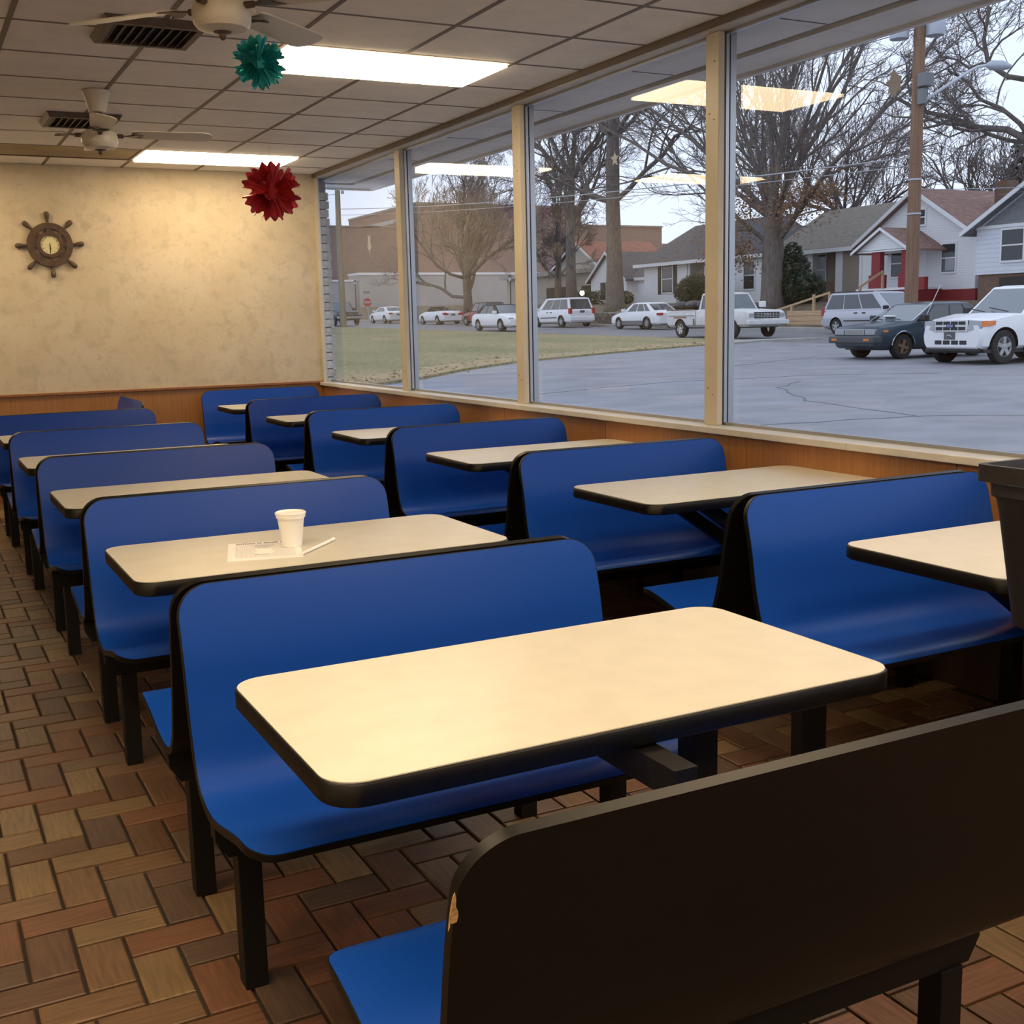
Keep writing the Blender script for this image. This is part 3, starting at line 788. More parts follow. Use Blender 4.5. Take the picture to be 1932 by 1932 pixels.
for y in (9.1, 7.9, 6.7, 5.5, 4.3): sj.box(3.62, 3.89, y - .004, y + .004, z0 - .002, z0 + .001)
sj.obj('soffit_joints', M_gap, sf)

# ------------------------------------------------------------------ houses
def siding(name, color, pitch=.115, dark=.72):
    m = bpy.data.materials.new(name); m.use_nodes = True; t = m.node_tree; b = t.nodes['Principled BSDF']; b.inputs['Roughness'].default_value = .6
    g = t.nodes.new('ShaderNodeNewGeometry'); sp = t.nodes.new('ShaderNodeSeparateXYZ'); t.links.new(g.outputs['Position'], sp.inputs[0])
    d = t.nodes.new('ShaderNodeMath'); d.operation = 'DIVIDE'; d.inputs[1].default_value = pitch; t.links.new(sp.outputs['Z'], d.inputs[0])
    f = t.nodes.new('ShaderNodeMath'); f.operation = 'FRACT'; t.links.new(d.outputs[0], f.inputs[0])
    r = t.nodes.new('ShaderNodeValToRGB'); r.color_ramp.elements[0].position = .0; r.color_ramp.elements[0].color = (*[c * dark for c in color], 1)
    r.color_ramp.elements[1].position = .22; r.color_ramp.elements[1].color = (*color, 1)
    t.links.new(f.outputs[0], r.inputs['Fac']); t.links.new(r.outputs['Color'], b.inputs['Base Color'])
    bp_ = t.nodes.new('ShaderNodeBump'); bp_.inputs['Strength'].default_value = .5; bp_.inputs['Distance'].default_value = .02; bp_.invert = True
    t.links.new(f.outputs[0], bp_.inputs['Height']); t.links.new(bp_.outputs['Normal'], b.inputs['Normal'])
    return m
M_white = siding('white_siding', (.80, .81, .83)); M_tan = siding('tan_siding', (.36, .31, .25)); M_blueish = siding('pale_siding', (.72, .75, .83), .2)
M_trimw = mat('white_trim', (.80, .81, .83), .5)
M_grayroof = mat('grey_shingles', (.115, .115, .13), .9, noise=(3, .25, (1, 1, 3)), coords='World')
M_tanroof = mat('tan_shingles', (.245, .215, .18), .9, noise=(3, .2, (1, 1, 3)), coords='World')
M_redroof = mat('brown_shingles', (.25, .15, .125), .9, noise=(3, .25, (1, 1, 3)), coords='World')
M_greysh = mat('gable_shingles', (.235, .25, .265), .9, noise=(5, .2, (1, 1, 2)), coords='World')
M_hglass = mat('house_glass', (.035, .04, .05), .08)
M_redpaint = mat('red_paint', (.26, .022, .03), .6)
M_dark = mat('dark_paint_and_shade', (.045, .042, .04), .9)  # shutters' own dark; on recessed porch wall and openings, shade painted in
M_brickfound = mat('brown_brick', (.19, .12, .09), .9, noise=(6, .25, (1, 1, 2)), coords='World')
M_lumber = mat('new_lumber', (.50, .34, .20), .7, noise=(6, .2, (1, .3, 6)), coords='World')
M_curtain = mat('curtain', (.40, .42, .46), .9)

def h_window(par, x, y0, y1, z0, z1, shutters=False, curtain=False, fr=.09):
    """window on a wall that faces -x"""
    f = MB().box(x - .05, x + .0, y0 - fr, y0, z0 - fr, z1 + fr).box(x - .05, x, y1, y1 + fr, z0 - fr, z1 + fr).box(x - .05, x, y0, y1, z1, z1 + fr).box(x - .07, x, y0, y1, z0 - fr, z0)
    f.box(x - .035, x, y0, y1, (z0 + z1) / 2 - .03, (z0 + z1) / 2 + .03)
    w = f.obj('window', M_trimw, par)
    MB().box(x - .02, x - .002, y0, y1, z0, z1).obj('pane', M_hglass, w)
    if curtain: MB().box(x - .024, x - .0205, y0 + .05, y1 - .2, z0 + .05, (z0 + z1) / 2 - .05).obj('curtain', M_curtain, w)
    if shutters:
        for a, b in ((y0 - fr - .42, y0 - fr - .03), (y1 + fr + .03, y1 + fr + .42)):
            MB().box(x - .04, x - .001, a, b, z0 - .12, z1 + .12).obj('shutter', M_dark, par)
    return w
def gable_x(par, x0, x1, y0, y1, ze, zr, m, oh=.35, th=.16, trim=M_trimw, name='roof'):
    """roof whose ridge runs along x, its gable faces -x"""
    ym = (y0 + y1) / 2; s = (zr - ze) / ((y1 - y0) / 2); e = ze - oh * s
    pts = [(x0 - oh, y0 - oh, e), (x0 - oh, ym, zr), (x0 - oh, y1 + oh, e), (x0 - oh, y1 + oh, e + th), (x0 - oh, ym, zr + th), (x0 - oh, y0 - oh, e + th)]
    r = MB().prism(pts, (x1 - x0 + 2 * oh, 0, 0)).obj(name, m, par)
    t2 = MB()
    t2.prism([(x0 - oh - .04, y0 - oh, e - .04), (x0 - oh - .04, ym, zr - .04), (x0 - oh - .04, ym, zr + th), (x0 - oh - .04, y0 - oh, e + th)], (.06, 0, 0))
    t2.prism([(x0 - oh - .04, y1 + oh, e - .04), (x0 - oh - .04, ym, zr - .04), (x0 - oh - .04, ym, zr + th), (x0 - oh - .04, y1 + oh, e + th)], (.06, 0, 0))
    t2.obj('rake_trim', trim, par)
    return r
def gable_y(par, x0, x1, y0, y1, ze, zr, m, oh=.4, th=.16, name='roof', hip=0):
    """ridge along y, eave towards -x; hip pulls the ridge ends in"""
    xm = (x0 + x1) / 2; s = (zr - ze) / ((x1 - x0) / 2); e = ze - oh * s
    a, b = y0 - oh, y1 + oh
    mb = MB(); vs = []
    for dz in (0, th):
        vs += [(x0 - oh, a, e + dz), (x0 - oh, b, e + dz), (x1 + oh, b, e + dz), (x1 + oh, a, e + dz), (xm, a + hip, zr + dz), (xm, b - hip, zr + dz)]
    top = [(0, 4, 5, 1), (2, 5, 4, 3), (0, 3, 4), (1, 5, 2)]
    mb.add(vs, [tuple(reversed(f)) for f in top] + [tuple(i + 6 for i in f) for f in top] + [(0, 1, 7, 6), (1, 2, 8, 7), (2, 3, 9, 8), (3, 0, 6, 9)])
    r = mb.obj(name, m, par)
    MB().box(x0 - oh - .05, x0 - oh + .02, a, b, e - .08, e + th - .02).obj('gutter', M_trimw, par)
    return r
def walls_gx(par, x0, x1, y0, y1, zb, ze, zr, m):
    ym = (y0 + y1) / 2
    return MB().prism([(x0, y0, zb), (x0, y0, ze), (x0, ym, zr), (x0, y1, ze), (x0, y1, zb)], (x1 - x0, 0, 0)).obj('wall', m, par)

# grey roofed white house with shutters
h = thing('house', 'white house with grey roof and dark window shutters', 'house', (47, 64, 2.1))
h.location = (0, 0, 0)
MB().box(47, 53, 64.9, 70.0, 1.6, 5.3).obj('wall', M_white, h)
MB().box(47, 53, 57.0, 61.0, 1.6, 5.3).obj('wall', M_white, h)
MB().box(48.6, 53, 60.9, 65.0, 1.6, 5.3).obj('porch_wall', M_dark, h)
MB().box(47.0, 48.6, 61.0, 64.9, 1.6, 2.5).obj('porch_floor', M_curb, h)
for y in (61.2, 63.0, 64.75): MB().box(47.05, 47.2, y - .08, y + .08, 2.5, 5.2).obj('porch_post', M_trimw, h)
gable_y(h, 47, 53, 57, 70, 5.25, 7.4, M_grayroof, .55, hip=2.5)
h_window(h, 47, 66.55, 67.75, 3.0, 4.8, shutters=True); h_window(h, 47, 57.9, 58.9, 2.95, 4.6)
# small gabled house beside it
h = thing('house', 'small white gabled house behind the big tree trunk', 'house')
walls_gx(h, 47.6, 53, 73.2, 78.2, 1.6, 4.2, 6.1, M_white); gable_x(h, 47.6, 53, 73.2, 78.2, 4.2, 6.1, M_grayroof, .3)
MB().box(48.4, 53, 70.95, 73.2, 1.6, 4.3).obj('wing_wall', M_white, h); gable_y(h, 48.4, 53, 70.95, 73.2, 4.3, 6.0, M_grayroof, .3, name='wing_roof')
h_window(h, 47.6, 76.0, 76.8, 2.7, 4.0); h_window(h, 47.6, 73.7, 74.3, 2.9, 4.0)
# pale building with a dark doorway further left
h = thing('house', 'low pale building with a dark doorway behind the white minivan', 'house')
MB().box(50, 58, 80.5, 97, 1.6, 5.0).obj('wall', mat('pale_render', (.42, .40, .36), .8), h)
MB().box(49.5, 58.4, 80, 97.5, 5.0, 5.35).obj('roof', M_curb, h)
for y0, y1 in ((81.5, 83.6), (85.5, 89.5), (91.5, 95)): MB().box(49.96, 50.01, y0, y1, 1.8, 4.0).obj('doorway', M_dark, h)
gable_x(h, 51, 58, 82, 90, 5.35, 7.6, mat('rust_shingles', (.30, .115, .08), .9, noise=(3, .2, (1, 1, 1)), coords='World'), .3, name='rust_roof')
MB().prism([(51.0, 82, 5.3), (51.0, 86, 7.6), (51.0, 90, 5.3)], (.1, 0, 0)).obj('gable', mat('pale_gable', (.50, .47, .42), .8), h)
# tan roofed house
h = thing('house', 'house with broad tan roof and tan siding behind the big trees', 'house')
MB().box(46, 53, 47.5, 49.2, 1.8, 5.0).obj('side_wall', M_tan, h)
MB().box(48, 53, 49.2, 54.5, 1.8, 5.0).obj('porch_wall', M_tan, h)
MB().box(46, 48, 49.2, 54.5, 1.8, 2.5).obj('porch_floor', M_brickfound, h)
for y0, y1 in ((49.2, 49.75), (51.6, 52.5), (53.9, 54.4)): MB().box(46.0, 46.4, y0, y1, 2.5, 5.0).obj('porch_pier', M_trimw, h)
MB().box(46.05, 46.3, 49.75, 51.6, 2.5, 3.1).obj('porch_rail_wall', M_brickfound, h)
h_window(h, 48, 50.2, 51.1, 3.0, 4.7); h_window(h, 48, 52.7, 53.4, 3.0, 4.7)
gable_y(h, 46, 54, 47.9, 54.5, 5.0, 7.25, M_tanroof, .5)
# white house with the red porch columns
h = thing('house', 'white gabled house with dark red porch columns behind the utility pole', 'house')
walls_gx(h, 45, 54, 39.3, 46.75, 2.35, 4.85, 7.15, M_white)
MB().box(44.96, 54.04, 39.26, 46.79, 1.5, 2.36).obj('foundation', M_redpaint, h)
gable_x(h, 45, 54, 39.3, 46.75, 4.85, 7.15, M_redroof, .40)
MB().box(44.9, 45.05, 39.25, 39.4, 2.36, 4.85).box(44.9, 45.05, 46.65, 46.8, 2.36, 4.85).obj('corner_boards', M_trimw, h)
h_window(h, 45, 40.55, 41.35, 3.2, 4.5, curtain=True); h_window(h, 45, 42.5, 43.4, 5.55, 6.25)
h_window(h, 45, 43.9, 44.6, 3.1, 4.4)
MB().box(45 - .03, 45, 42.3, 43.2, 2.4, 4.4).obj('front_door', M_trimw, h)
MB().box(42.8, 45, 41.3, 44.7, 1.5, 2.40).obj('porch_base', M_redpaint, h)
MB().box(42.75, 45, 41.25, 44.75, 2.40, 2.50).obj('porch_deck', M_trimw, h)
for y in (43.55, 41.6):
    MB().box(42.85, 43.15, y - .28, y + .28, 2.5, 4.3).box(42.82, 43.2, y - .42, y + .42, 2.5, 3.15).obj('porch_column', M_redpaint, h)
MB().box(42.85, 43.1, 40.4, 41.3, 2.36, 2.95).obj('porch_wing_wall', M_redpaint, h)
MB().prism([(42.75, 41.3, 4.32), (42.75, 43.0, 5.30), (42.75, 44.7, 4.32)], (.12, 0, 0)).obj('porch_gable', M_white, h)
MB().box(42.75, 45, 41.3, 44.7, 4.25, 4.34).obj('porch_ceiling', M_trimw, h)
gable_x(h, 42.75, 45.2, 41.3, 44.7, 4.32, 5.30, M_redroof, .22, .1, name='porch_roof')
MB().bar((42.7, 42.9, 3.3), (41.2, 42.9, 2.55), .06, .1).bar((41.25, 42.9, 1.7), (41.25, 42.9, 2.6), .1, .1).bar((42.7, 42.9, 2.5), (42.7, 42.9, 3.35), .1, .1).obj('step_rail', M_lumber, h)
MB().box(48, 48.8, 40.3, 41.0, 5.8, 7.5).obj('chimney', M_brickfound, h)
# right hand house
h = thing('house', 'pale blue white house with grey shingled gable at the right edge', 'house')
walls_gx(h, 43, 53, 28.2, 37.6, 2.9, 4.9, 7.6, M_blueish)
MB().box(43.1, 53, 28.3, 37.5, 1.4, 2.92).obj('foundation', M_brickfound, h)
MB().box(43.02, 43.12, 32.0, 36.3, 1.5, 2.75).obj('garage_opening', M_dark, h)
MB().prism([(42.97, 28.5, 4.95), (42.97, 32.9, 7.5), (42.97, 37.3, 4.95)], (.03, 0, 0)).obj('gable_shingles', M_greysh, h)
MB().box(42.93, 43, 28.2, 37.6, 4.86, 5.0).obj('gable_band', M_trimw, h)
gable_x(h, 43, 53, 28.2, 37.6, 4.9, 7.6, M_greysh, .5)
h_window(h, 43, 35.1, 36.2, 3.45, 4.75); h_window(h, 43, 33.8, 34.9, 3.45, 4.75)

# brick warehouse far behind
def brick_mat(name, c1, c2, mort, sc):
    m = bpy.data.materials.new(name); m.use_nodes = True; t = m.node_tree; b = t.nodes['Principled BSDF']; b.inputs['Roughness'].default_value = .9
    g = t.nodes.new('ShaderNodeNewGeometry'); mp = t.nodes.new('ShaderNodeMapping'); mp.inputs['Rotation'].default_value = (radians(90), 0, 0)
    t.links.new(g.outputs['Position'], mp.inputs['Vector'])
    k = t.nodes.new('ShaderNodeTexBrick'); k.inputs['Scale'].default_value = sc; k.inputs['Color1'].default_value = (*c1, 1); k.inputs['Color2'].default_value = (*c2, 1); k.inputs['Mortar'].default_value = (*mort, 1)
    k.inputs['Mortar Size'].default_value = .012
    t.links.new(mp.outputs['Vector'], k.inputs['Vector']); t.links.new(k.outputs['Color'], b.inputs['Base Color']); return m
M_wbrick = brick_mat('warehouse_brick', (.265, .165, .135), (.225, .14, .115), (.27, .21, .18), 2.4)
M_wpaint = mat('painted_wall', (.44, .425, .41), .8, noise=(.4, .08, (1, 1, 1)), coords='World')
wh = thing('warehouse', 'long brown brick warehouse behind the left trees', 'building')
MB().box(28, 54, 128, 150, 0, 12.1).obj('low_wing', M_wbrick, wh)
MB().prism([(47.5, 127.9, 12.1), (54, 127.9, 13.6), (54, 127.9, 13.2), (49.5, 127.9, 12.1)], (0, .6, 0)).obj('sloping_parapet', M_wpaint, wh)
MB().box(54, 76, 127, 150, 0, 14.7).obj('tall_block', M_wbrick, wh)
MB().box(76, 88, 127, 150, 0, 12.6).obj('right_block', M_wbrick, wh)
MB().box(88, 96, 127, 150, 0, 10.6).obj('end_block', M_wbrick, wh)
MB().box(53.9, 76.1, 126.9, 150, 14.7, 14.95).box(27.9, 54, 127.9, 150, 12.1, 12.25).box(76.1, 88.1, 126.9, 150, 12.6, 12.8).obj('coping', mat('coping_stone', (.28, .22, .19), .8), wh)
MB().box(45.4, 80, 123.5, 127, 0, 6.6).box(30, 45.4, 124, 128, 0, 5.9).obj('painted_wall', M_wpaint, wh)
MB().box(45.3, 80.1, 123.4, 127, 6.6, 6.85).box(30, 45.3, 123.9, 127, 5.9, 6.1).obj('wall_cap', M_trimw, wh)
MB().box(30, 80, 123.3, 123.5, 0, 2.6).obj('wall_base', mat('painted_base', (.33, .315, .30), .8), wh)

# ------------------------------------------------------------------ vehicles
M_tire = mat('tyre_rubber', (.012, .012, .012), .75)
M_rim = mat('steel_rim', (.42, .42, .43), .35, metal=.7)
M_rust = mat('rusty_rim', (.16, .10, .07), .7)
M_cshield = mat('windshield_glass_lit', (.15, .18, .20), .05, spec=.9)  # lighter copy of the car glass: light behind it is put into the colour
M_cglass = mat('car_glass', (.045, .055, .065), .05, spec=.9)
M_chrome = mat('chrome', (.55, .56, .58), .15, metal=.95)
M_plast = mat('black_plastic', (.018, .018, .02), .5)
M_lamp = mat('lamp_lens', (.33, .35, .38), .12, spec=.8)
M_tail = mat('tail_lens', (.42, .025, .02), .2)
M_amber = mat('amber_lens', (.75, .22, .05), .25)
M_platem = mat('plate_dark', (.10, .10, .11), .5)
def paint(name, c, rough=.22): return mat(name, c, rough, spec=.6)
P_white = paint('white_paint', (.80, .81, .83)); P_silver = mat('silver_paint', (.50, .51, .56), .28, metal=.35); P_teal = paint('dark_teal_paint', (.018, .042, .065), .25)
P_red = paint('red_car_paint', (.22, .02, .025)); P_black = paint('black_car_paint', (.02, .022, .028)); P_oldwhite = mat('worn_white_paint', (.66, .66, .66), .45, noise=(4, .12, (1, 1, 1)))

def car(name, label, loc, heading, L, Wd, H, top, wheels, wr, cabin, P, zb=.24, zmid=.5, wc=.90, wtop=.72, lower=None, side_win=(), ws=True, rg=True, roof_mat=None, rim=None, spokes=5, group='parked vehicles', nose=.10, bulge=5):
    """top: [(x, z)] upper outline of the body without cabin, x forward. cabin: (rear base x, rear roof x, front roof x, front base x, belt z)"""
    t = thing(name, label, name.replace('_', ' '), loc, heading, group)
    xs = sorted(set([-L / 2 + L * k / 26 for k in range(27)] + [-L / 2 + .04, L / 2 - .04, -L / 2 + .12, L / 2 - .12] + [p[0] for p in top]))
    def tz(x):
        for (xa, za), (xb, zb_) in zip(top[:-1], top[1:]):
            if xa <= x <= xb: return za + (zb_ - za) * (x - xa) / max(xb - xa, 1e-6)
        return top[0][1] if x < top[0][0] else top[-1][1]
    rings = []
    for x in xs:
        e = abs(x) / (L / 2); w = Wd / 2 * (1 - nose * e ** bulge); z = tz(x); endk = max(0, (e - .965) / .035)
        z1 = z - .05 * endk; b = zb + .08 * endk
        half = [(w * .86, b), (w * .975 - .03 * endk, b + .10), (w - .03 * endk, b + (z1 - b) * .52), (w * .985 - .03 * endk, z1 - .14), (w * .955 - .03 * endk, z1 - .045), (w * .87, z1), (0, z1 + .02)]
        rings.append([(x, -y, zz) for y, zz in half] + [(x, y, zz) for y, zz in half[::-1][1:]])
    mb, n = loft(rings); m_ = len(rings)
    mb.f += [list(range(n)), list(range((m_ - 1) * n, m_ * n))[::-1]]; mb.m += [0, 0]
    # the open underside
    for i in range(m_ - 1): pass
    body = mb.obj('body', [P, M_plast], t)
    bm = bmesh.new(); bm.from_mesh(body.data); bmesh.ops.recalc_face_normals(bm, faces=bm.faces); bm.to_mesh(body.data); bm.free()
    cut = MB()
    for wx in wheels:
        for s_ in (-1, 1):
            y0, y1 = (s_ * (Wd / 2 - .30), s_ * (Wd / 2 + .1))
            cut.lathe([(wr * 1.17, min(y0, y1)), (wr * 1.17, max(y0, y1))], 24, (wx, 0, wr), 'y', 1)
    co = cut.obj('cutter', [P, M_plast], t)
    bm = bmesh.new(); bm.from_mesh(co.data); bmesh.ops.recalc_face_normals(bm, faces=bm.faces); bm.to_mesh(co.data); bm.free()
    md = body.modifiers.new('b', 'BOOLEAN'); md.operation = 'DIFFERENCE'; md.solver = 'EXACT'; md.object = co; md.material_mode = 'INDEX'
    dg = bpy.context.evaluated_depsgraph_get(); me = bpy.data.meshes.new_from_object(body.evaluated_get(dg)); body.modifiers.clear(); body.data = me
    bpy.data.objects.remove(co, do_unlink=True); auto(body, 32)
    if lower:
        lm = MB(); lm.box(-L / 2 + .12, L / 2 - .12, -Wd / 2 * .93, Wd / 2 * .93, zb - .05, zb + .03); lm.obj('underbody', M_plast, t)
    else: MB().box(-L / 2 + .3, L / 2 - .3, -Wd / 2 * .8, Wd / 2 * .8, zb - .04, zb + .02).obj('underbody', M_plast, t)
    # wheels
    for wx in wheels:
        for s_ in (-1, 1):
            wob = MB().lathe([(wr * .60, -.10), (wr * .93, -.105), (wr, -.075), (wr, .075), (wr * .93, .105), (wr * .60, .10)], 26, axis='y', cap=False).obj('wheel', M_tire, t, smooth='auto', loc=(wx, s_ * (Wd / 2 - .125), wr))
            rm = MB(); q = s_
            rm.lathe([(wr * .62, q * .095), (wr * .58, q * .100), (wr * .54, q * .07), (wr * .52, q * .02), (0, q * .02)], 24, axis='y', cap=False)
            for k in range(spokes):
                a = 2 * pi * k / spokes + .3
                rm.bar((0, q * .082, 0), (wr * .57 * cos(a), q * .088, wr * .57 * sin(a)), wr * .24, .03, up=(0, 1, 0))
            rm.lathe([(wr * .17, q * .06), (wr * .17, q * .10), (0, q * .105)], 12, axis='y', cap=False)
            rm.obj('rim', rim or M_rim, wob)
    if cabin:
        xr, xrr, xfr, xf, zbelt = cabin
        w0, w1 = Wd / 2 * wc, Wd / 2 * wtop; zr = H - .035
        lo = [(xr, -w0, zbelt - .05), (xf, -w0, zbelt - .05), (xf, w0, zbelt - .05), (xr, w0, zbelt - .05)]
        hi = [(xrr, -w1, zr), (xfr, -w1, zr), (xfr, w1, zr), (xrr, w1, zr)]
        cr_ = [(xrr + .22, -w1 + .16, H), (xfr - .22, -w1 + .16, H), (xfr - .22, w1 - .16, H), (xrr + .22, w1 - .16, H)]
        cb = MB(); cb.add(lo + hi + cr_, [(3, 2, 1, 0)] + [(k * 4 + i, k * 4 + (i + 1) % 4, (k + 1) * 4 + (i + 1) % 4, (k + 1) * 4 + i) for k in (0, 1) for i in range(4)] + [(8, 9, 10, 11)])
        cb.obj('cabin', roof_mat or P, t, bevel=.035)
        def pane(nm, a, b, c, d, u0, u1, v0, v1, m=M_cglass):
            a, b, c, d = map(Vector, (a, b, c, d))
            f = lambda u, v: (a.lerp(b, u)).lerp(d.lerp(c, u), v)
            nn = (b - a).cross(d - a).normalized()
            q = [f(u0, v0), f(u1, v0), f(u1, v1), f(u0, v1)]
            MB().prism([p + nn * -.004 for p in q], nn * .014).obj(nm, m, t, bevel=.004)
        v0, v1 = .14, .91
        if ws: pane('windshield', lo[1], lo[2], hi[2], hi[1], .06, .94, .10, .93, M_cshield)
        if rg: pane('rear_window', lo[3], lo[0], hi[0], hi[3], .08, .92, v0, v1)
        for u0, u1 in side_win:
            pane('side_window', lo[0], lo[1], hi[1], hi[0], u0, u1, v0, v1)
            pane('side_window', lo[2], lo[3], hi[3], hi[2], 1 - u1, 1 - u0, v0, v1)
        for s_ in (-1, 1):
            MB().box(xf - .34, xf - .18, min(s_ * w0, s_ * (w0 + .2)), max(s_ * w0, s_ * (w0 + .2)), zbelt + .02, zbelt + .17).obj('mirror', M_plast if P is not P_white or name == 'suv' else P, t, bevel=.02)
    return t
def add(t, nm, m, *boxes, bevel=.008, sub=None):
    mb = MB()
    for b in boxes: mb.box(*b)
    return mb.obj(nm, m, sub or t, bevel=bevel)
HW = pi; HN = pi / 2; HS = -pi / 2     # facing -x, +y, -y

# white suv, right edge, facing the restaurant
zc = gz(19)
L, Wd = 4.44, 1.82
t = car('suv', 'white sport utility vehicle facing the windows at the right edge', (23.2, 18.95, zc), HW, L, Wd, 1.74, [(-2.22, .98), (-1.9, 1.06), (.75, 1.10), (1.25, 1.11), (1.95, 1.00), (2.22, .90)], (1.52, -1.20), .375, (-2.1, -1.75, .12, .92, 1.08), P_white, zb=.30, lower=True, side_win=((.03, .26), (.29, .55), (.58, .86)), wtop=.76, nose=.10, bulge=4)
F_ = 2.14
gr = add(t, 'grille', M_chrome, (F_ - .06, F_ + .10, -.47, .47, .72, .98))
add(t, 'grille_bars', M_plast, *[(F_ + .06, F_ + .112, -.42 + k * .215, -.24 + k * .215, z, z + .075) for k in range(4) for z in (.755, .875)], sub=gr, bevel=.003)
em = MB().lathe([(.085, 0), (.085, .02), (0, .022)], 20, (0, 0, 0), 'x', cap=False).obj('emblem', mat('emblem_blue', (.03, .06, .22), .3), gr); em.location = (F_ + .105, 0, .852); em.scale = (1, 1.25, .55)
text_mesh('emblem_script', 'Ford', .085, M_chrome, gr, (F_ + .128, 0, .852), (pi / 2, 0, pi / 2), .3)
for s_ in (-1, 1):
    a, b = (.50, .80) if s_ > 0 else (-.80, -.50)
    hl = MB().prism([(F_ + .095, s_ * .49, .735), (F_ + .085, s_ * .49, .975), (F_ + .055, s_ * .80, .955), (F_ + .065, s_ * .80, .79)], (-.25, 0, 0)).obj('headlight', M_lamp, t, bevel=.01)
    MB().prism([(F_ + .06, s_ * .795, .82), (F_ + .05, s_ * .795, .955), (F_ - .20, s_ * .905, .955), (F_ - .18, s_ * .905, .86)], (-.10, 0, 0)).obj('turn_signal', M_amber, hl)
    MB().lathe([(.02, .02), (.045, .03), (.075, .02), (.08, -.05)], 16, (F_ + .045, s_ * .66, .53), 'x', cap=False).lathe([(.0, .012), (.06, .012)], 16, (F_ + .045, s_ * .66, .53), 'x', cap=False).obj('fog_lamp', M_plast, t)
    add(t, 'door_handle', P_white, (-.15, .05, min(s_ * .89, s_ * .93), max(s_ * .89, s_ * .93), .93, .97), (-1.2, -1.0, min(s_ * .89, s_ * .93), max(s_ * .89, s_ * .93), .93, .97), bevel=.004)
    add(t, 'sill_cladding', M_plast, (-.85, .85, min(s_ * .82, s_ * .92), max(s_ * .82, s_ * .92), .28, .42))
add(t, 'bumper', P_white, (1.9, 2.215, -.78, .78, .40, .70), bevel=.05)
pl = add(t, 'licence_plate', M_platem, (2.2, 2.235, -.19, .12, .55, .72), bevel=.002)
MB().tube([(2.238, -.10 + .035 * k, .63 + .022 * sin(k * 1.0)) for k in range(5)], .010, 6).obj('plate_emblem', M_chrome, pl)
add(t, 'lower_grille', M_plast, *[(2.19, 2.225, -.46 + k * .235, -.26 + k * .235, .435, .53) for k in range(4)])
add(t, 'skid_panel', M_plast, (1.9, 2.19, -.76, .76, .27, .37), bevel=.03)
MB().bar((1.0, .5, 1.145), (.78, -.2, 1.24), .025, .02).bar((1.0, -.15, 1.145), (.80, -.72, 1.22), .025, .02).obj('wiper', M_plast, t)

# dark teal sedan beside it
zc = gz(22)
t = car('sedan', 'old dark teal sedan parked next to the white vehicle', (23.15, 21.95, zc), HW - .03, 4.25, 1.64, 1.37, [(-2.12, .84), (-1.2, .90), (.55, .92), (.75, .92), (2.0, .80), (2.12, .70)], (1.28, -1.15), .30, (-1.75, -1.05, .22, .95, .89), P_teal, zb=.26, side_win=((.10, .24), (.27, .54), (.57, .90)), rim=M_rust, spokes=4, nose=.05, bulge=8, wc=.93, wtop=.76)
g = add(t, 'grille', M_chrome, (2.06, 2.135, -.34, .34, .60, .735), bevel=.004)
add(t, 'grille_bars', M_plast, *[(2.13, 2.145, -.32, .32, .613 + k * .024, .624 + k * .024) for k in range(5)], sub=g, bevel=0)
for s_ in (-1, 1):
    add(t, 'headlight', M_lamp, (2.0, 2.14, min(s_ * .37, s_ * .70), max(s_ * .37, s_ * .70), .60, .735))
    add(t, 'side_marker', M_amber, (1.78, 1.93, min(s_ * .775, s_ * .80), max(s_ * .775, s_ * .80), .66, .71), bevel=.002)
    MB().tube([(1.28 + .375 * cos(a), s_ * .800, .30 + .375 * sin(a)) for a in [.1 + k * .21 for k in range(15)]], .018, 6).obj('wheel_trim', M_chrome, t, smooth='auto')
add(t, 'bumper', mat('bumper_grey', (.06, .065, .075), .45), (1.95, 2.27, -.80, .80, .40, .57), bevel=.03)
add(t, 'bumper_signals', M_amber, (2.25, 2.28, .48, .66, .46, .51), (2.25, 2.28, -.66, -.48, .46, .51), bevel=.003)
MB().bar((.98, .35, .945), (.90, -.15, 1.0), .02, .02).bar((.98, -.25, .945), (.92, -.62, .99), .02, .02).obj('wiper', M_plast, t)
MB().tube([(.55, .72, .93), (.15, .80, 1.75)], .008, 6).obj('antenna', M_chrome, t)
add(t, 'paper_on_dash', M_paper, (.70, .80, -.45, -.1, 1.02, 1.06), bevel=.01)
MB().bar((.95, .745, .92), (.22, .615, 1.345), .03, .02).bar((.95, -.745, .92), (.22, -.615, 1.345), .03, .02).obj('pillar_trim', M_chrome, t)

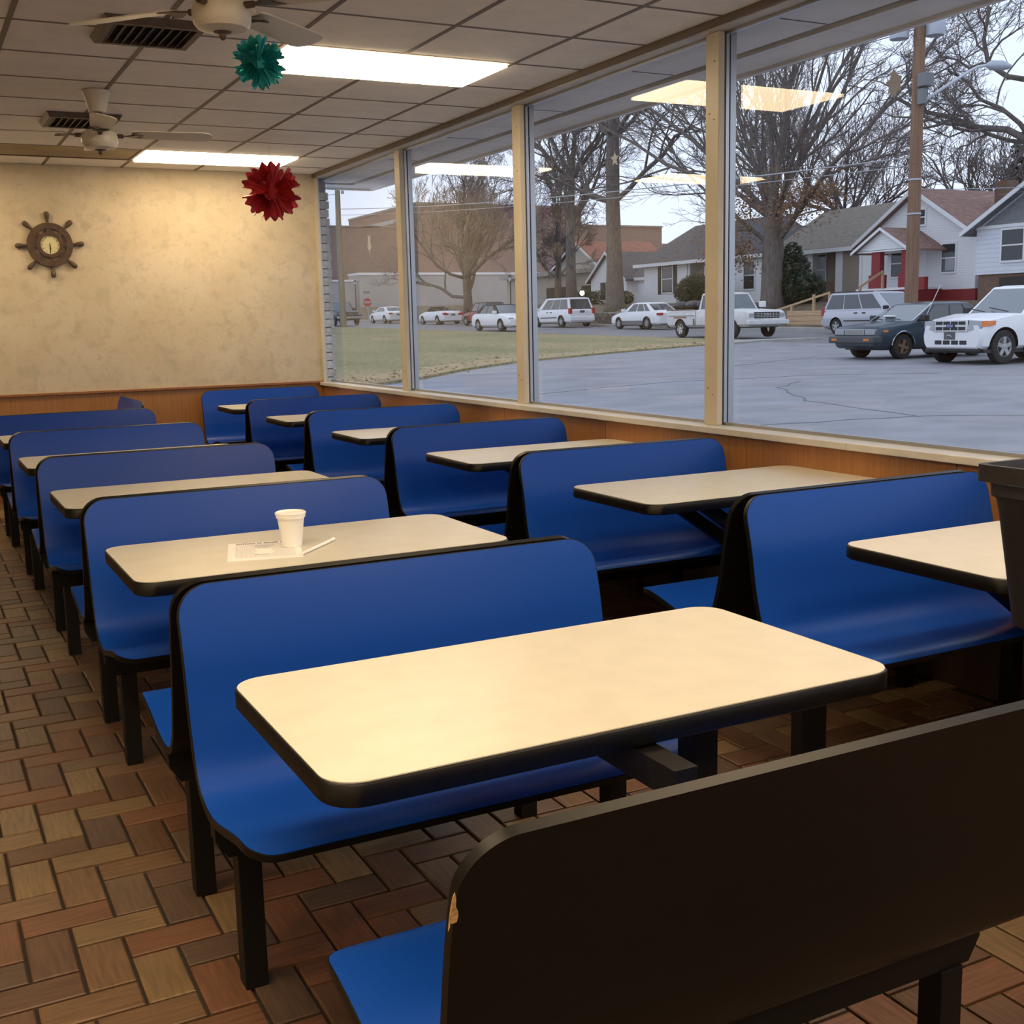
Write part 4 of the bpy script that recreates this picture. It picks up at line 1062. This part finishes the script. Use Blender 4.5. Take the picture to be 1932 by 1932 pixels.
# silver minivan across the street
zc = gz(37)
def van(label, loc, heading, P, L=5.0):
    t = car('minivan', label, loc, heading, L, 1.95, 1.76, [(-L / 2, 1.00), (-1.9, 1.02), (1.2, 1.02), (1.55, 1.0), (2.25, .86), (L / 2, .72)], (1.52, -1.55), .335, (-L / 2 + .06, -L / 2 + .42, .62, 1.62, 1.0), P, zb=.24, side_win=((.035, .30), (.315, .58), (.60, .88)), wtop=.76, nose=.10, bulge=5)
    for s_ in (-1, 1):
        add(t, 'tail_light', M_tail, (-L / 2 - .02, -L / 2 + .16, min(s_ * .70, s_ * .90), max(s_ * .70, s_ * .90), .78, 1.12), bevel=.02)
        add(t, 'door_handle', M_plast, (-.45, -.27, min(s_ * .955, s_ * .985), max(s_ * .955, s_ * .985), .86, .91), (.02, .2, min(s_ * .955, s_ * .985), max(s_ * .955, s_ * .985), .86, .91), bevel=.006)
        add(t, 'side_moulding', M_plast, (-1.05, .95, min(s_ * .955, s_ * .985), max(s_ * .955, s_ * .985), .54, .59), bevel=.006)
        add(t, 'headlight', M_lamp, (L / 2 - .3, L / 2 - .03, min(s_ * .55, s_ * .84), max(s_ * .55, s_ * .84), .60, .76), bevel=.02)
        add(t, 'roof_rail', M_plast, (-1.9, .3, min(s_ * .62, s_ * .66), max(s_ * .62, s_ * .66), 1.755, 1.79), bevel=.004)
    add(t, 'licence_plate', M_platem, (-L / 2 - .015, -L / 2 + .03, -.16, .16, .84, .98), bevel=.002)
    add(t, 'rear_bumper', P, (-L / 2 - .06, -L / 2 + .2, -.86, .86, .36, .62), bevel=.04)
    return t
van('silver minivan parked across the street behind the dark sedan', (36.67, 37.0, zc), HS, P_silver)
van('white minivan seen from behind with red tail lights, across the lawn', (36.67, 63.8, gz(63.8)), HN, P_white)
# white sedan
def sedan(label, loc, heading, P, two_tone=False, name='sedan', L=4.78, roof=None, side=((.10, .25), (.28, .54), (.57, .86)), H=1.42, cab=(-1.95, -1.05, .35, 1.15, .93)):
    t = car(name, label, loc, heading, L, 1.78, H, [(-L / 2, .86), (-1.8, .98), (-1.2, .97), (.8, .95), (1.2, .93), (2.1, .78), (L / 2, .66)], (1.45, -1.33), .315, cab, P, zb=.22, side_win=side, roof_mat=roof, nose=.13, bulge=4)
    for s_ in (-1, 1):
        add(t, 'tail_light', M_tail, (-L / 2 - .005, -L / 2 + .22, min(s_ * .50, s_ * .80), max(s_ * .50, s_ * .80), .70, .85), bevel=.02)
        add(t, 'headlight', M_lamp, (L / 2 - .35, L / 2 - .02, min(s_ * .48, s_ * .76), max(s_ * .48, s_ * .76), .58, .70), bevel=.03)
        if two_tone: add(t, 'lower_panel', mat('grey_panel', (.13, .135, .15), .4), (-.98, 1.08, min(s_ * .82, s_ * .90), max(s_ * .82, s_ * .90), .22, .46), bevel=.01)
    add(t, 'licence_plate', M_platem, (-L / 2 - .02, -L / 2 + .05, -.16, .16, .62, .75), bevel=.002)
    add(t, 'lower_grille', M_plast, (L / 2 - .1, L / 2 - .005, -.5, .5, .30, .40), bevel=.01)
    return t
sedan('white sedan with grey lower panels parked left of the pickup', (36.6, 54.35, gz(54.3)), HN, P_white, True)
# convertible with black soft top
sedan('white convertible with dark soft top on the near side of the street', (29.9, 58.7, gz(58.7)), HS, P_white, name='convertible', roof=mat('soft_top', (.02, .02, .024), .9), side=((.22, .50), (.53, .86)), H=1.46)
sedan('red car with dark roof half hidden behind the white convertible', (36.6, 74.4, gz(74.4)), HN, P_red, name='car', roof=mat('dark_roof', (.035, .02, .022), .5), H=1.6, cab=(-2.2, -1.5, .4, 1.2, .95))
t = sedan('open white convertible seen from behind at the far end of the lawn', (36.6, 82.2, gz(82.2)), HN, P_white, name='convertible', cab=None)
MB().prism([(.95, -.72, .93), (.35, -.60, 1.32), (.35, .60, 1.32), (.95, .72, .93)], (.03, 0, .015)).obj('windshield', M_cglass, t)
add(t, 'folded_top', M_plast, (-1.5, -.9, -.66, .66, .95, 1.06), bevel=.05); add(t, 'headrests', M_plast, (-.5, -.35, .2, .5, .95, 1.2), (-.5, -.35, -.5, -.2, .95, 1.2), bevel=.03)
add(t, 'tail_strip', M_tail, (-2.41, -2.3, -.78, -.4, .68, .8), (-2.41, -2.3, .4, .78, .68, .8))
sedan('white coupe at the far end of the lawn beside the stop sign', (36.6, 93.0, gz(93)), HN, P_white, name='coupe', side=((.20, .50), (.53, .86)), H=1.36)

# black pickup or utility truck behind the left pole
def pickup(label, loc, heading, P, old=True, L=5.4, Wd=2.0):
    t = car('pickup_truck', label, loc, heading, L, Wd, 1.80, [(-L / 2, 1.10), (-.62, 1.12), (-.6, 1.12), (.85, 1.12), (1.2, 1.12), (2.5, 1.06), (L / 2, 1.0)], (1.72, -1.68), .36, (-.55, -.42, .62, 1.15, 1.10), P, zb=.42, side_win=((.10, .46), (.52, .90)), nose=.035, bulge=10, wtop=.78, rim=M_chrome if old else None, spokes=6)
    g = add(t, 'grille', M_plast, (L / 2 - .1, L / 2 + .015, -.62, .62, .74, .98), bevel=.01)
    add(t, 'grille_bars', M_chrome, *[(L / 2, L / 2 + .025, -.6, .6, z, z + .015) for z in (.79, .85, .91)], *[(L / 2, L / 2 + .02, y, y + .015, .75, .97) for y in (-.45, -.3, -.15, 0, .15, .3, .45)], sub=g, bevel=0)
    add(t, 'grille_emblem', M_chrome, (L / 2 + .02, L / 2 + .035, -.10, .10, .865, .895), (L / 2 + .02, L / 2 + .035, -.05, .05, .845, .915), sub=g, bevel=.003)
    for s_ in (-1, 1):
        add(t, 'headlight', M_lamp, (L / 2 - .06, L / 2 + .02, min(s_ * .64, s_ * .88), max(s_ * .64, s_ * .88), .78, .94), bevel=.02)
    add(t, 'bumper', P if old else M_chrome, (L / 2 - .05, L / 2 + .16, -.98, .98, .50, .68), bevel=.03)
    return t
t = pickup('worn white pickup truck with dark bags in its bed', (29.98, 38.85, gz(38.85)), HS, P_oldwhite)
bedr = MB().box(-2.55, -.75, -.82, .82, 1.085, 1.125).obj('bed_floor', M_plast, t)
MB().bar((-2.6, 1.005, 1.135), (-.65, 1.005, 1.135), .03, .05).bar((-2.6, -1.005, 1.135), (-.65, -1.005, 1.135), .03, .05).obj('bed_rail', mat('rail_rust', (.22, .16, .13), .8), t)
M_rusty = mat('rust_patch', (.30, .16, .09), .9, noise=(8, .4, (1, 1, 1)))
for s_ in (-1, 1):
    MB().box(-2.1, -1.2, min(s_ * .995, s_ * 1.006), max(s_ * .995, s_ * 1.006), .80, .855).box(-.75, -.66, min(s_ * .995, s_ * 1.006), max(s_ * .995, s_ * 1.006), .50, .78).obj('rust_patch', M_rusty, t)
    add(t, 'side_trim', M_plast, (-2.5, -.66, min(s_ * .995, s_ * 1.01), max(s_ * .995, s_ * 1.01), .89, .905), bevel=0)
    add(t, 'door_line', M_plast, (.62, .63, min(s_ * .99, s_ * 1.004), max(s_ * .99, s_ * 1.004), .5, 1.1), (-.6, -.59, min(s_ * .99, s_ * 1.004), max(s_ * .99, s_ * 1.004), .5, 1.1), bevel=0)
    add(t, 'towing_mirror', P_white, (.95, 1.1, min(s_ * 1.0, s_ * 1.28), max(s_ * 1.0, s_ * 1.28), 1.18, 1.42), bevel=.02)
rb = random.Random(4)
M_bag = mat('dark_bags', (.035, .038, .046), .35, noise=(9, .4, (1, 1, 1)))
for k in range(7):
    bm = bmesh.new(); bmesh.ops.create_icosphere(bm, subdivisions=3, radius=1)
    for v in bm.verts:
        q = v.co * 3; v.co *= 1 + .12 * sin(q.x * 2 + k) * cos(q.y * 2.3 + k) + .05 * sin(q.z * 6 + q.x * 4)
    me = bpy.data.meshes.new('bag'); bm.to_mesh(me); bm.free(); me.materials.append(M_bag); me.polygons.foreach_set('use_smooth', [True] * len(me.polygons))
    o = meshobj('bag', me, None, (29.98 + (rb.uniform(-.5, .5)), 38.85 + .95 + k * .265, gz(38.85) + 1.32 + rb.uniform(-.02, .04))); o.scale = (.36, .26, .20)
    tag(o, 'dark bulging bag in the white pickup bed, ' + ('nearest its cab', 'second from its cab', 'third from its cab', 'in the middle', 'third from its tailgate', 'second from its tailgate', 'nearest its tailgate')[k], 'bag', 'bags in the pickup bed')
pickup('black truck behind the left utility pole', (29.98, 86.6, gz(86.6)), HS, P_black, False)

# ------------------------------------------------------------------ trees
M_bark = mat('bark', (.165, .140, .125), .95, noise=(5, .4, (3, 3, .5)), coords='World')
M_twig = mat('twigs', (.165, .14, .132), .95)
M_twig2 = mat('reddish_twigs', (.23, .195, .19), .95)
M_leafdry = mat('dead_leaves', (.23, .125, .065), .9, noise=(3, .3, (1, 1, 1)), coords='World')
def tree(label, x, y, zb, trunk, limbs, seed, spread, levels, kids, len0, r0, up=.25, ratio=.66, twig=.010, m1=None, m2=None, group='bare winter trees', start=.28, wob=.16):
    """trunk: [(dx, dy, z, radius)]; limbs: [(index on the trunk, azimuth, elevation, length, radius)]"""
    rnd = random.Random(seed); t = thing('bare_tree', label, 'tree', (x, y, zb), 0, group)
    tk = MB().tube([(a, b, c) for a, b, c, r in trunk], [r for *_, r in trunk], 10)
    tk.obj('trunk', m1 or M_bark, t, smooth=True)
    big, tw = MB(), MB()
    def grow(p, d, ln, r, lev):
        n = 5 if lev < 2 else (4 if lev < 3 else 3); pts = [p]; q = p; dd = d
        for k in range(n):
            dd = (dd + Vector((rnd.gauss(0, wob), rnd.gauss(0, wob), rnd.gauss(0, wob) + up * .22))).normalized(); q = q + dd * ln / n; pts.append(q)
        r1 = max(r * .42, twig * .7)
        rads = [r + (r1 - r) * k / n for k in range(n + 1)]
        (big if lev < 3 else tw).tube(pts, rads, 6 if lev < 2 else (4 if lev < 3 else 3), cap=False)
        if lev >= levels: return
        c = kids[min(lev, len(kids) - 1)]
        for k in range(c):
            u = start + (1 - start) * (k + rnd.random() * .8) / c; u = min(u, .99); i = min(int(u * n), n - 1); base = pts[i].lerp(pts[i + 1], u * n - i)
            ax = (pts[i + 1] - pts[i]).normalized(); o = ax.orthogonal().normalized(); o = Matrix.Rotation(rnd.uniform(0, 2 * pi), 3, ax) @ o
            an = radians(rnd.uniform(.6, 1.15) * spread)
            nd = (ax * cos(an) + o * sin(an)).normalized()
            grow(base, nd, ln * ratio * rnd.uniform(.7, 1.15) * (1.15 - .45 * u), max(rads[i] * .55, twig), lev + 1)
    for i, az, el, ln, r in limbs:
        a, b, c, _ = trunk[i]; d = Vector((cos(radians(az)) * cos(radians(el)), sin(radians(az)) * cos(radians(el)), sin(radians(el))))
        grow(Vector((a, b, c)), d, ln, r, 0)
    big.obj('branches', m1 or M_bark, t, smooth=True); tw.obj('twigs', m2 or M_twig, t, kind='stuff')
    return t
def zy(y): return gz(y) + 1.3
R7 = random.Random(21)
def fan_limbs(idx, n, el0, el1, ln, r, jit=18):
    return [(idx[k % len(idx)], 360 * k / n * 1.0 + R7.uniform(-jit, jit) + 40, R7.uniform(el0, el1), ln * R7.uniform(.8, 1.15), r * R7.uniform(.75, 1.1)) for k in range(n)]
# 1 round crowned tree in front of the warehouse
tree('rounded bare tree in front of the brick warehouse', 41, 86.5, zy(86.5) - .8, [(0, 0, 0, .42), (.05, .1, 1.5, .36), (-.1, 0, 3.0, .30), (0, .1, 5.0, .2)], fan_limbs((1, 2, 2, 3), 15, 18, 80, 6.4, .16), 5, 36, 4, (6, 5, 4, 4), 6, .2, up=.35, ratio=.62, twig=.016, m2=M_twig2)
# 2 thin tree left of the big trunk
tree('slender bare tree left of the thick trunk', 42, 71.6, zy(71.6) - .4, [(0, 0, 0, .42), (0, .1, 3, .36), (.1, .2, 6.0, .30), (.1, 0, 9, .22), (.3, -.2, 12, .14)], fan_limbs((2, 2, 3, 3, 4), 13, 25, 75, 6.5, .15), 8, 42, 4, (5, 5, 4, 3), 6, .2, up=.3, ratio=.62, twig=.013)
# 3 thick trunk
tree('tall bare tree with thick dark trunk', 42, 66.0, zy(66) - .5, [(0, 0, -.3, .95), (0, 0, .6, .66), (0, 0, 3, .54), (-.05, .1, 7, .47), (0, .1, 11, .42), (.1, 0, 15, .33), (.1, .2, 19, .22), (.2, 0, 23, .12)],
     [(3, 100, 30, 8, .17), (3, -75, 35, 8.5, .18), (4, -100, 25, 8.5, .17), (4, 80, 20, 9, .18), (4, 200, 30, 7, .15), (5, -80, 30, 9, .18), (5, 95, 35, 8, .18), (5, 10, 40, 7, .15), (3, 160, 25, 7, .13), (4, -40, 30, 8, .15), (5, 140, 40, 8, .14), (5, -130, 35, 8, .14), (6, -90, 40, 8, .18), (6, 80, 45, 8, .18), (7, 0, 75, 6, .1), (7, -60, 50, 6, .1)], 3, 42, 4, (7, 6, 4, 3), 8, .3, up=.16, ratio=.60, twig=.012, wob=.17)
# 4 big vase shaped tree keeping dead leaves
lim = []
for k in range(14):
    a = -95 + (k % 9) * 5 - 20 if k % 2 else 85 + (k % 9) * 5 - 20
    lim.append(((2, 3, 3)[k % 3], a + R7.uniform(-25, 25), 34 + (k * 37 % 48), R7.uniform(10, 14), R7.uniform(.10, .19)))
t4 = tree('large vase shaped bare tree with brown leaves clinging low down', 42, 50.2, zy(50.2) - .3, [(0, 0, -.3, .85), (0, 0, .6, .66), (0, 0, 3.2, .58), (0, 0, 4.6, .48), (0, .1, 6.5, .25)], lim, 13, 30, 4, (7, 5, 4, 3), 12, .3, up=.22, ratio=.55, twig=.012, start=.2, wob=.13)
lf = MB(); rl = random.Random(31)
for k in range(5200):
    cl = rl.choice([(-1.2, 2.6, 3.9, 1.5), (-1, 1.6, 3.0, 1.2), (-.8, -2.2, 4.9, 1.4), (0, -.8, 5.8, 1.7), (-.5, 2.2, 5.5, 1.5), (-1, 3.4, 2.6, .9), (0, -3.6, 5.6, 1.1)])
    p = Vector((cl[0] + rl.gauss(0, cl[3] * .5), cl[1] + rl.gauss(0, cl[3] * .55), cl[2] + rl.gauss(0, cl[3] * .42)))
    a = Vector((rl.gauss(0, 1), rl.gauss(0, 1), rl.gauss(0, 1))).normalized() * .08; b = a.orthogonal().normalized() * .06
    lf.add([p - a, p + b, p + a, p - b], [(0, 1, 2, 3)])
lf.obj('dead_leaves', M_leafdry, t4, kind='stuff')
# 5 dark leaning tree at the right edge
tree('dark leaning tree at the right edge, reaching over the houses', 38.6, 29.6, gz(29.6), [(0, -.6, 0, .30), (.1, .1, 3, .27), (.1, 1.1, 5.2, .24), (.2, 1.85, 7.2, .20), (.1, 2.0, 9.5, .17), (.2, 1.7, 12, .13), (.2, 1.5, 15, .08)],
     [(3, 110, 25, 5.5, .15), (3, 95, -5, 5, .10), (4, 100, 50, 5, .12), (4, -80, 30, 5, .11), (5, 80, 40, 5, .10), (5, -70, 45, 5, .1), (6, 100, 60, 4.5, .08), (6, -90, 50, 4.5, .08), (3, 180, 35, 4.5, .1), (5, 190, 40, 4, .09), (2, -80, 40, 6, .14)], 17, 46, 4, (7, 6, 5, 4), 6, .2, up=.12, ratio=.62, twig=.0085, wob=.26)
# background crowns
for k, (x, y, h_, lb) in enumerate([(60, 52, 10, 'bare tree crown behind the tan roof'), (62, 74, 15, 'bare tree crown right of the brick warehouse'), (64, 46, 9.5, 'bare tree crown behind the red porch house'), (58, 62, 13, 'bare tree crown behind the grey roof')]):
    tree(lb, x, y, gz(y) + 1.2, [(0, 0, 0, .35), (0, 0, h_ * .25, .3), (0, 0, h_ * .45, .24)], fan_limbs((1, 2, 2), 12, 20, 78, h_ * .5, .13), 40 + k, 36, 3, (6, 6, 5), 6, .2, up=.3, ratio=.62, twig=.02, m2=M_twig2)
tree('dense greyish bare tree left of the slender tree', 46, 80.5, zy(80), [(0, 0, 0, .3), (0, 0, 2, .26), (.1, 0, 4.5, .2), (0, 0, 7, .12)], fan_limbs((1, 2, 3), 12, 15, 70, 3.6, .1), 61, 40, 3, (7, 6, 5), 5, .2, up=.1, ratio=.6, twig=.018)

# ------------------------------------------------------------------ shrubs
M_shrub = mat('evergreen_leaves', (.030, .045, .022), .8, noise=(6, .4, (1, 1, 1)), coords='World')
M_holly = mat('holly_leaves', (.018, .040, .018), .6, noise=(6, .4, (1, 1, 1)), coords='World')
def shrub(label, x, y, zb, blobs, m, n, size, seed, name='shrub'):
    rnd = random.Random(seed); t = thing(name, label, 'tree' if 'tree' in name else 'shrub', (x, y, zb), 0, 'evergreen shrubs')
    mb = MB(); tot = sum(b[3] * b[4] for b in blobs)
    for bx, by, bz, rx, rz in blobs:
        for k in range(int(n * rx * rz / tot)):
            d = Vector((rnd.gauss(0, 1), rnd.gauss(0, 1), rnd.gauss(0, 1))).normalized() * rnd.uniform(.72, 1.06)
            p = Vector((bx + d.x * rx, by + d.y * rx, max(bz + d.z * rz, .02)))
            a = Vector((rnd.gauss(0, 1), rnd.gauss(0, 1), rnd.gauss(0, 1))).normalized() * size * rnd.uniform(.7, 1.3); b = a.orthogonal().normalized() * size * .6
            mb.add([p - a, p + b, p + a, p - b], [(0, 1, 2, 3)])
    mb.obj('foliage', m, t, kind='stuff')
    st_ = MB()
    for bx, by, bz, rx, rz in blobs: st_.tube([(bx * .6, by * .6, 0), (bx, by, bz)], .05, 6)
    st_.obj('stems', M_bark, t)
    return t
shrub('rounded dark evergreen shrub in front of the grey roofed house', 44.6, 60.6, zy(60), [(0, 0, .9, 1.15, .95), (.2, 1.1, .7, .9, .8), (.1, -1.2, .7, .9, .8)], M_shrub, 5200, .09, 1)
shrub('small evergreen shrub at the foot of the thick trunk', 45, 69.4, zy(70), [(0, 0, .4, .6, .5), (0, .7, .3, .5, .4)], M_shrub, 1500, .08, 2)
shrub('low dark hedge behind the white minivan', 44.5, 73.5, zy(73), [(0, -1.6, .4, .9, .6), (0, 0, .45, .9, .6), (0, 1.4, .4, .9, .6)], M_shrub, 2200, .09, 3)
shrub('tall dark green holly beside the vase shaped tree', 43, 49.3, zy(49), [(0, 0, .8, 1.0, 1.0), (0, .3, 1.8, .8, .9), (0, .5, 2.6, .5, .6), (0, -.9, .7, .8, .8)], M_holly, 5200, .10, 4)
shrub('conical dark evergreen tree behind the right hand house', 66, 52.8, gz(52) + 1, [(0, 0, 3, 2.9, 3), (0, 0, 6, 2.5, 3), (0, 0, 9, 1.9, 2.6), (0, 0, 11.3, 1.1, 2)], mat('far_evergreen', (.035, .055, .035), .8), 9000, .22, 5, 'evergreen_tree')

# ------------------------------------------------------------------ poles, lamps, signs, wires
M_pole = mat('pole_wood', (.23, .135, .085), .85, noise=(4, .3, (5, 5, .25)), coords='World')
M_polegrey = mat('pole_weathered', (.25, .21, .15), .9, noise=(4, .25, (5, 5, .25)), coords='World')
M_galv = mat('galvanised', (.42, .46, .52), .45, metal=.3)
px_, py_ = 27.75, 26.3; pz = gz(py_)
px_, py_ = 27.5, 26.43
t = thing('utility_pole', 'brown wooden utility pole with transformers and lamp arm', 'pole', (px_, py_, pz))
MB().tube([(0, 0, -.1), (0, 0, 6), (0, 0, 13.2)], [.21, .185, .15], 14).obj('pole', M_pole, t, smooth='auto')
for dx, dy, dz in ((-.53, .28, 9.0), (.30, -.30, 9.05)):
    MB().lathe([(.0, 0), (.27, 0), (.28, .03), (.28, .95), (.24, 1.02), (.08, 1.08), (.05, 1.2)], 20, (dx, dy, dz)).obj('transformer', M_galv, t, smooth='auto')
    MB().bar((dx * .7, dy * .7, dz + .5), (0, 0, dz + .5), .1, .1).obj('mount', M_galv, t)
MB().box(-.20, .16, -.46, -.14, 7.60, 7.98).box(-.16, .02, -.36, -.12, 7.1, 7.55).obj('meter_box', mat('box_grey', (.16, .17, .18), .5), t, bevel=.02)
la = MB().tube([(.1, -.2, 7.25), (.7, -.45, 7.65), (1.3, -.75, 8.05), (1.5, -.85, 8.16), (1.75, -.97, 8.2)], .045, 8).obj('lamp_arm', mat('arm_white', (.52, .56, .62), .4), t, smooth='auto')
MB().tube([(1.72, -.96, 8.2), (1.85, -1.02, 8.2), (2.15, -1.17, 8.18), (2.4, -1.3, 8.15)], [.05, .14, .15, .05], 12).obj('lamp_head', M_galv, la, smooth='auto')
MB().lathe([(.215, 3.95), (.215, 4.0)], 16).lathe([(.205, 4.95), (.205, 5.0)], 16).obj('band', M_galv, t)
t = thing('utility_pole', 'weathered utility pole at the far left end of the lawn', 'pole', (27.0, 76.9, gz(76.9)))
MB().tube([(0, 0, -.1), (-.05, .0, 6), (0, -.1, 14)], [.22, .19, .15], 10).obj('pole', M_polegrey, t, smooth='auto')
MB().box(.18, .34, -.3, -.14, 9.8, 10.0).box(.18, .34, -.3, -.14, 8.9, 9.1).obj('insulators', M_galv, t)
t = thing('stop_sign', 'red stop sign leaning on its post by the painted wall', 'sign', (36.0, 96.2, gz(96)))
MB().tube([(.12, 0, -.1), (.0, 0, 1.7), (-.06, 0, 2.66)], .035, 8).obj('post', M_galv, t)
MB().box(.25 - .55, .25, -.03, 0, 1.75, 1.95).obj('street_name_plate', mat('plate_green', (.16, .22, .20), .5), t); bpy.data.objects['street_name_plate'].location.z = .75
oc = [(.38 * cos(radians(22.5 + 45 * k)), -.04, 1.35 + .38 * sin(radians(22.5 + 45 * k)) + .4) for k in range(8)]
sg = MB().prism(oc, (0, .02, 0)).obj('sign_face', mat('sign_red', (.42, .02, .03), .4), t)
text_mesh('sign_text', 'STOP', .27, M_trimw, sg, (0, -.043, 1.75), (pi / 2, 0, 0))
t.rotation_euler = (0, 0, -.4)
def post_lamp(label, x, y, zb, h_, lit):
    t = thing('lamp_post', label, 'lamp', (x, y, zb))
    MB().tube([(0, 0, -.1), (0, 0, h_)], .045, 8).obj('post', M_plast, t)
    gm = mat('lit_globe', (.9, .9, .85), .4, emit=((1, .86, .62), 5.0)) if lit else M_galv
    MB().lathe([(.02, 0), (.13, .06), (.17, .18), (.13, .32), (.04, .38)], 14, (0, 0, h_)).obj('globe', gm, t, smooth='auto')
    MB().lathe([(.19, .34), (.1, .46), (.02, .5)], 12, (0, 0, h_)).obj('cap', M_plast, t)
post_lamp('lit white globe lamp on a post behind the white minivan', 43.2, 72.2, gz(72.2) + 1.2, .75, True)
post_lamp('dark street lamp left of the stop sign', 38.9, 107, gz(107), 3.4, False)
post_lamp('dark street lamp behind the white convertible', 39.2, 75.5, gz(75.5), 3.0, False)
M_wire = mat('cable', (.33, .34, .37), .5); M_wired = mat('cable_dark', (.06, .06, .07), .6)
def wire(label, a, b, sag, r, m):
    pts = []
    for k in range(25):
        u = k / 24; p = Vector(a).lerp(Vector(b), u); p.z -= sag * 4 * u * (1 - u); pts.append(p)
    return tag(MB().tube(pts, r, 5).obj('cable', m), label, 'cable', 'overhead cables')
wire('pale overhead cable crossing the windows above the parked cars', (27.0, 76.9, 9.0), (27.5, 26.6, 5.95), .35, .022, M_wire)
wire('second pale overhead cable just below the first one', (27.0, 76.9, 8.6), (27.5, 26.6, 5.7), .3, .014, M_wire)
wire('thin dark overhead cable high in front of the trees', (27.0, 76.9, 11.6), (27.5, 26.6, 9.6), .5, .014, M_wired)
wire('thin dark overhead cable running to the right from the brown pole', (27.5, 26.6, 5.0), (40, 14, 5.4), .3, .012, M_wire)
wire('thin dark overhead cable left of the weathered pole', (27.0, 76.9, 10.0), (-20, 150, 10.5), 1.0, .016, M_wired)
wire('thin overhead cable at the top of the big tree', (27.5, 26.6, 10.6), (27.2, 76.9, 12.8), .5, .014, M_wired)

# lumber retaining boxes with a handrail
t = thing('planter', 'new lumber retaining box with handrail beside the silver minivan', 'planter', (39.8, 44.9, gz(45)))
for k in range(3): MB().box(-.05, .05, -1.5, 1.5, .15 + k * .26, .40 + k * .26).obj('board', M_lumber, t, bevel=.01)
for y in (-1.4, -.3, 1.3): MB().box(.05, .15, y - .06, y + .06, 0, 1.7 if y < 1 else 1.2).obj('post', M_lumber, t)
MB().bar((.1, -1.4, 1.75), (.1, 2.6, .95), .06, .1).obj('handrail', M_lumber, t)
MB().box(.05, 1.2, -1.5, 1.5, .1, .86).obj('soil', M_earth, t)
# stone edge of the bank between the white cars
rs = random.Random(12)
wl = struct('retaining_wall', 'low brown stone wall along the bank')
MB().box(39.45, 39.9, 52, 68, gz(60) - .3, gz(60) + .75).obj('core', M_earth, wl)
M_stone = [mat('stone_%d' % i, c, .95, noise=(8, .25, (1, 1, 1))) for i, c in enumerate([(.19, .15, .12), (.155, .125, .10), (.22, .18, .15)])]
stm = [MB().box(-.06, .06, -.26, .26, -.12, .12).mesh('stone', m) for m in M_stone]
for r_ in range(3):
    for k in range(28):
        y = 52.3 + k * .56 + (.28 if r_ % 2 else 0)
        meshobj('stone', stm[rs.randrange(3)], wl, (39.42 + rs.uniform(-.02, .02), y, gz(y) + .2 + r_ * .25))
MB().box(39.36, 39.9, 52, 68, gz(60) + .80, gz(60) + .9).obj('cap_stones', M_curb, wl)
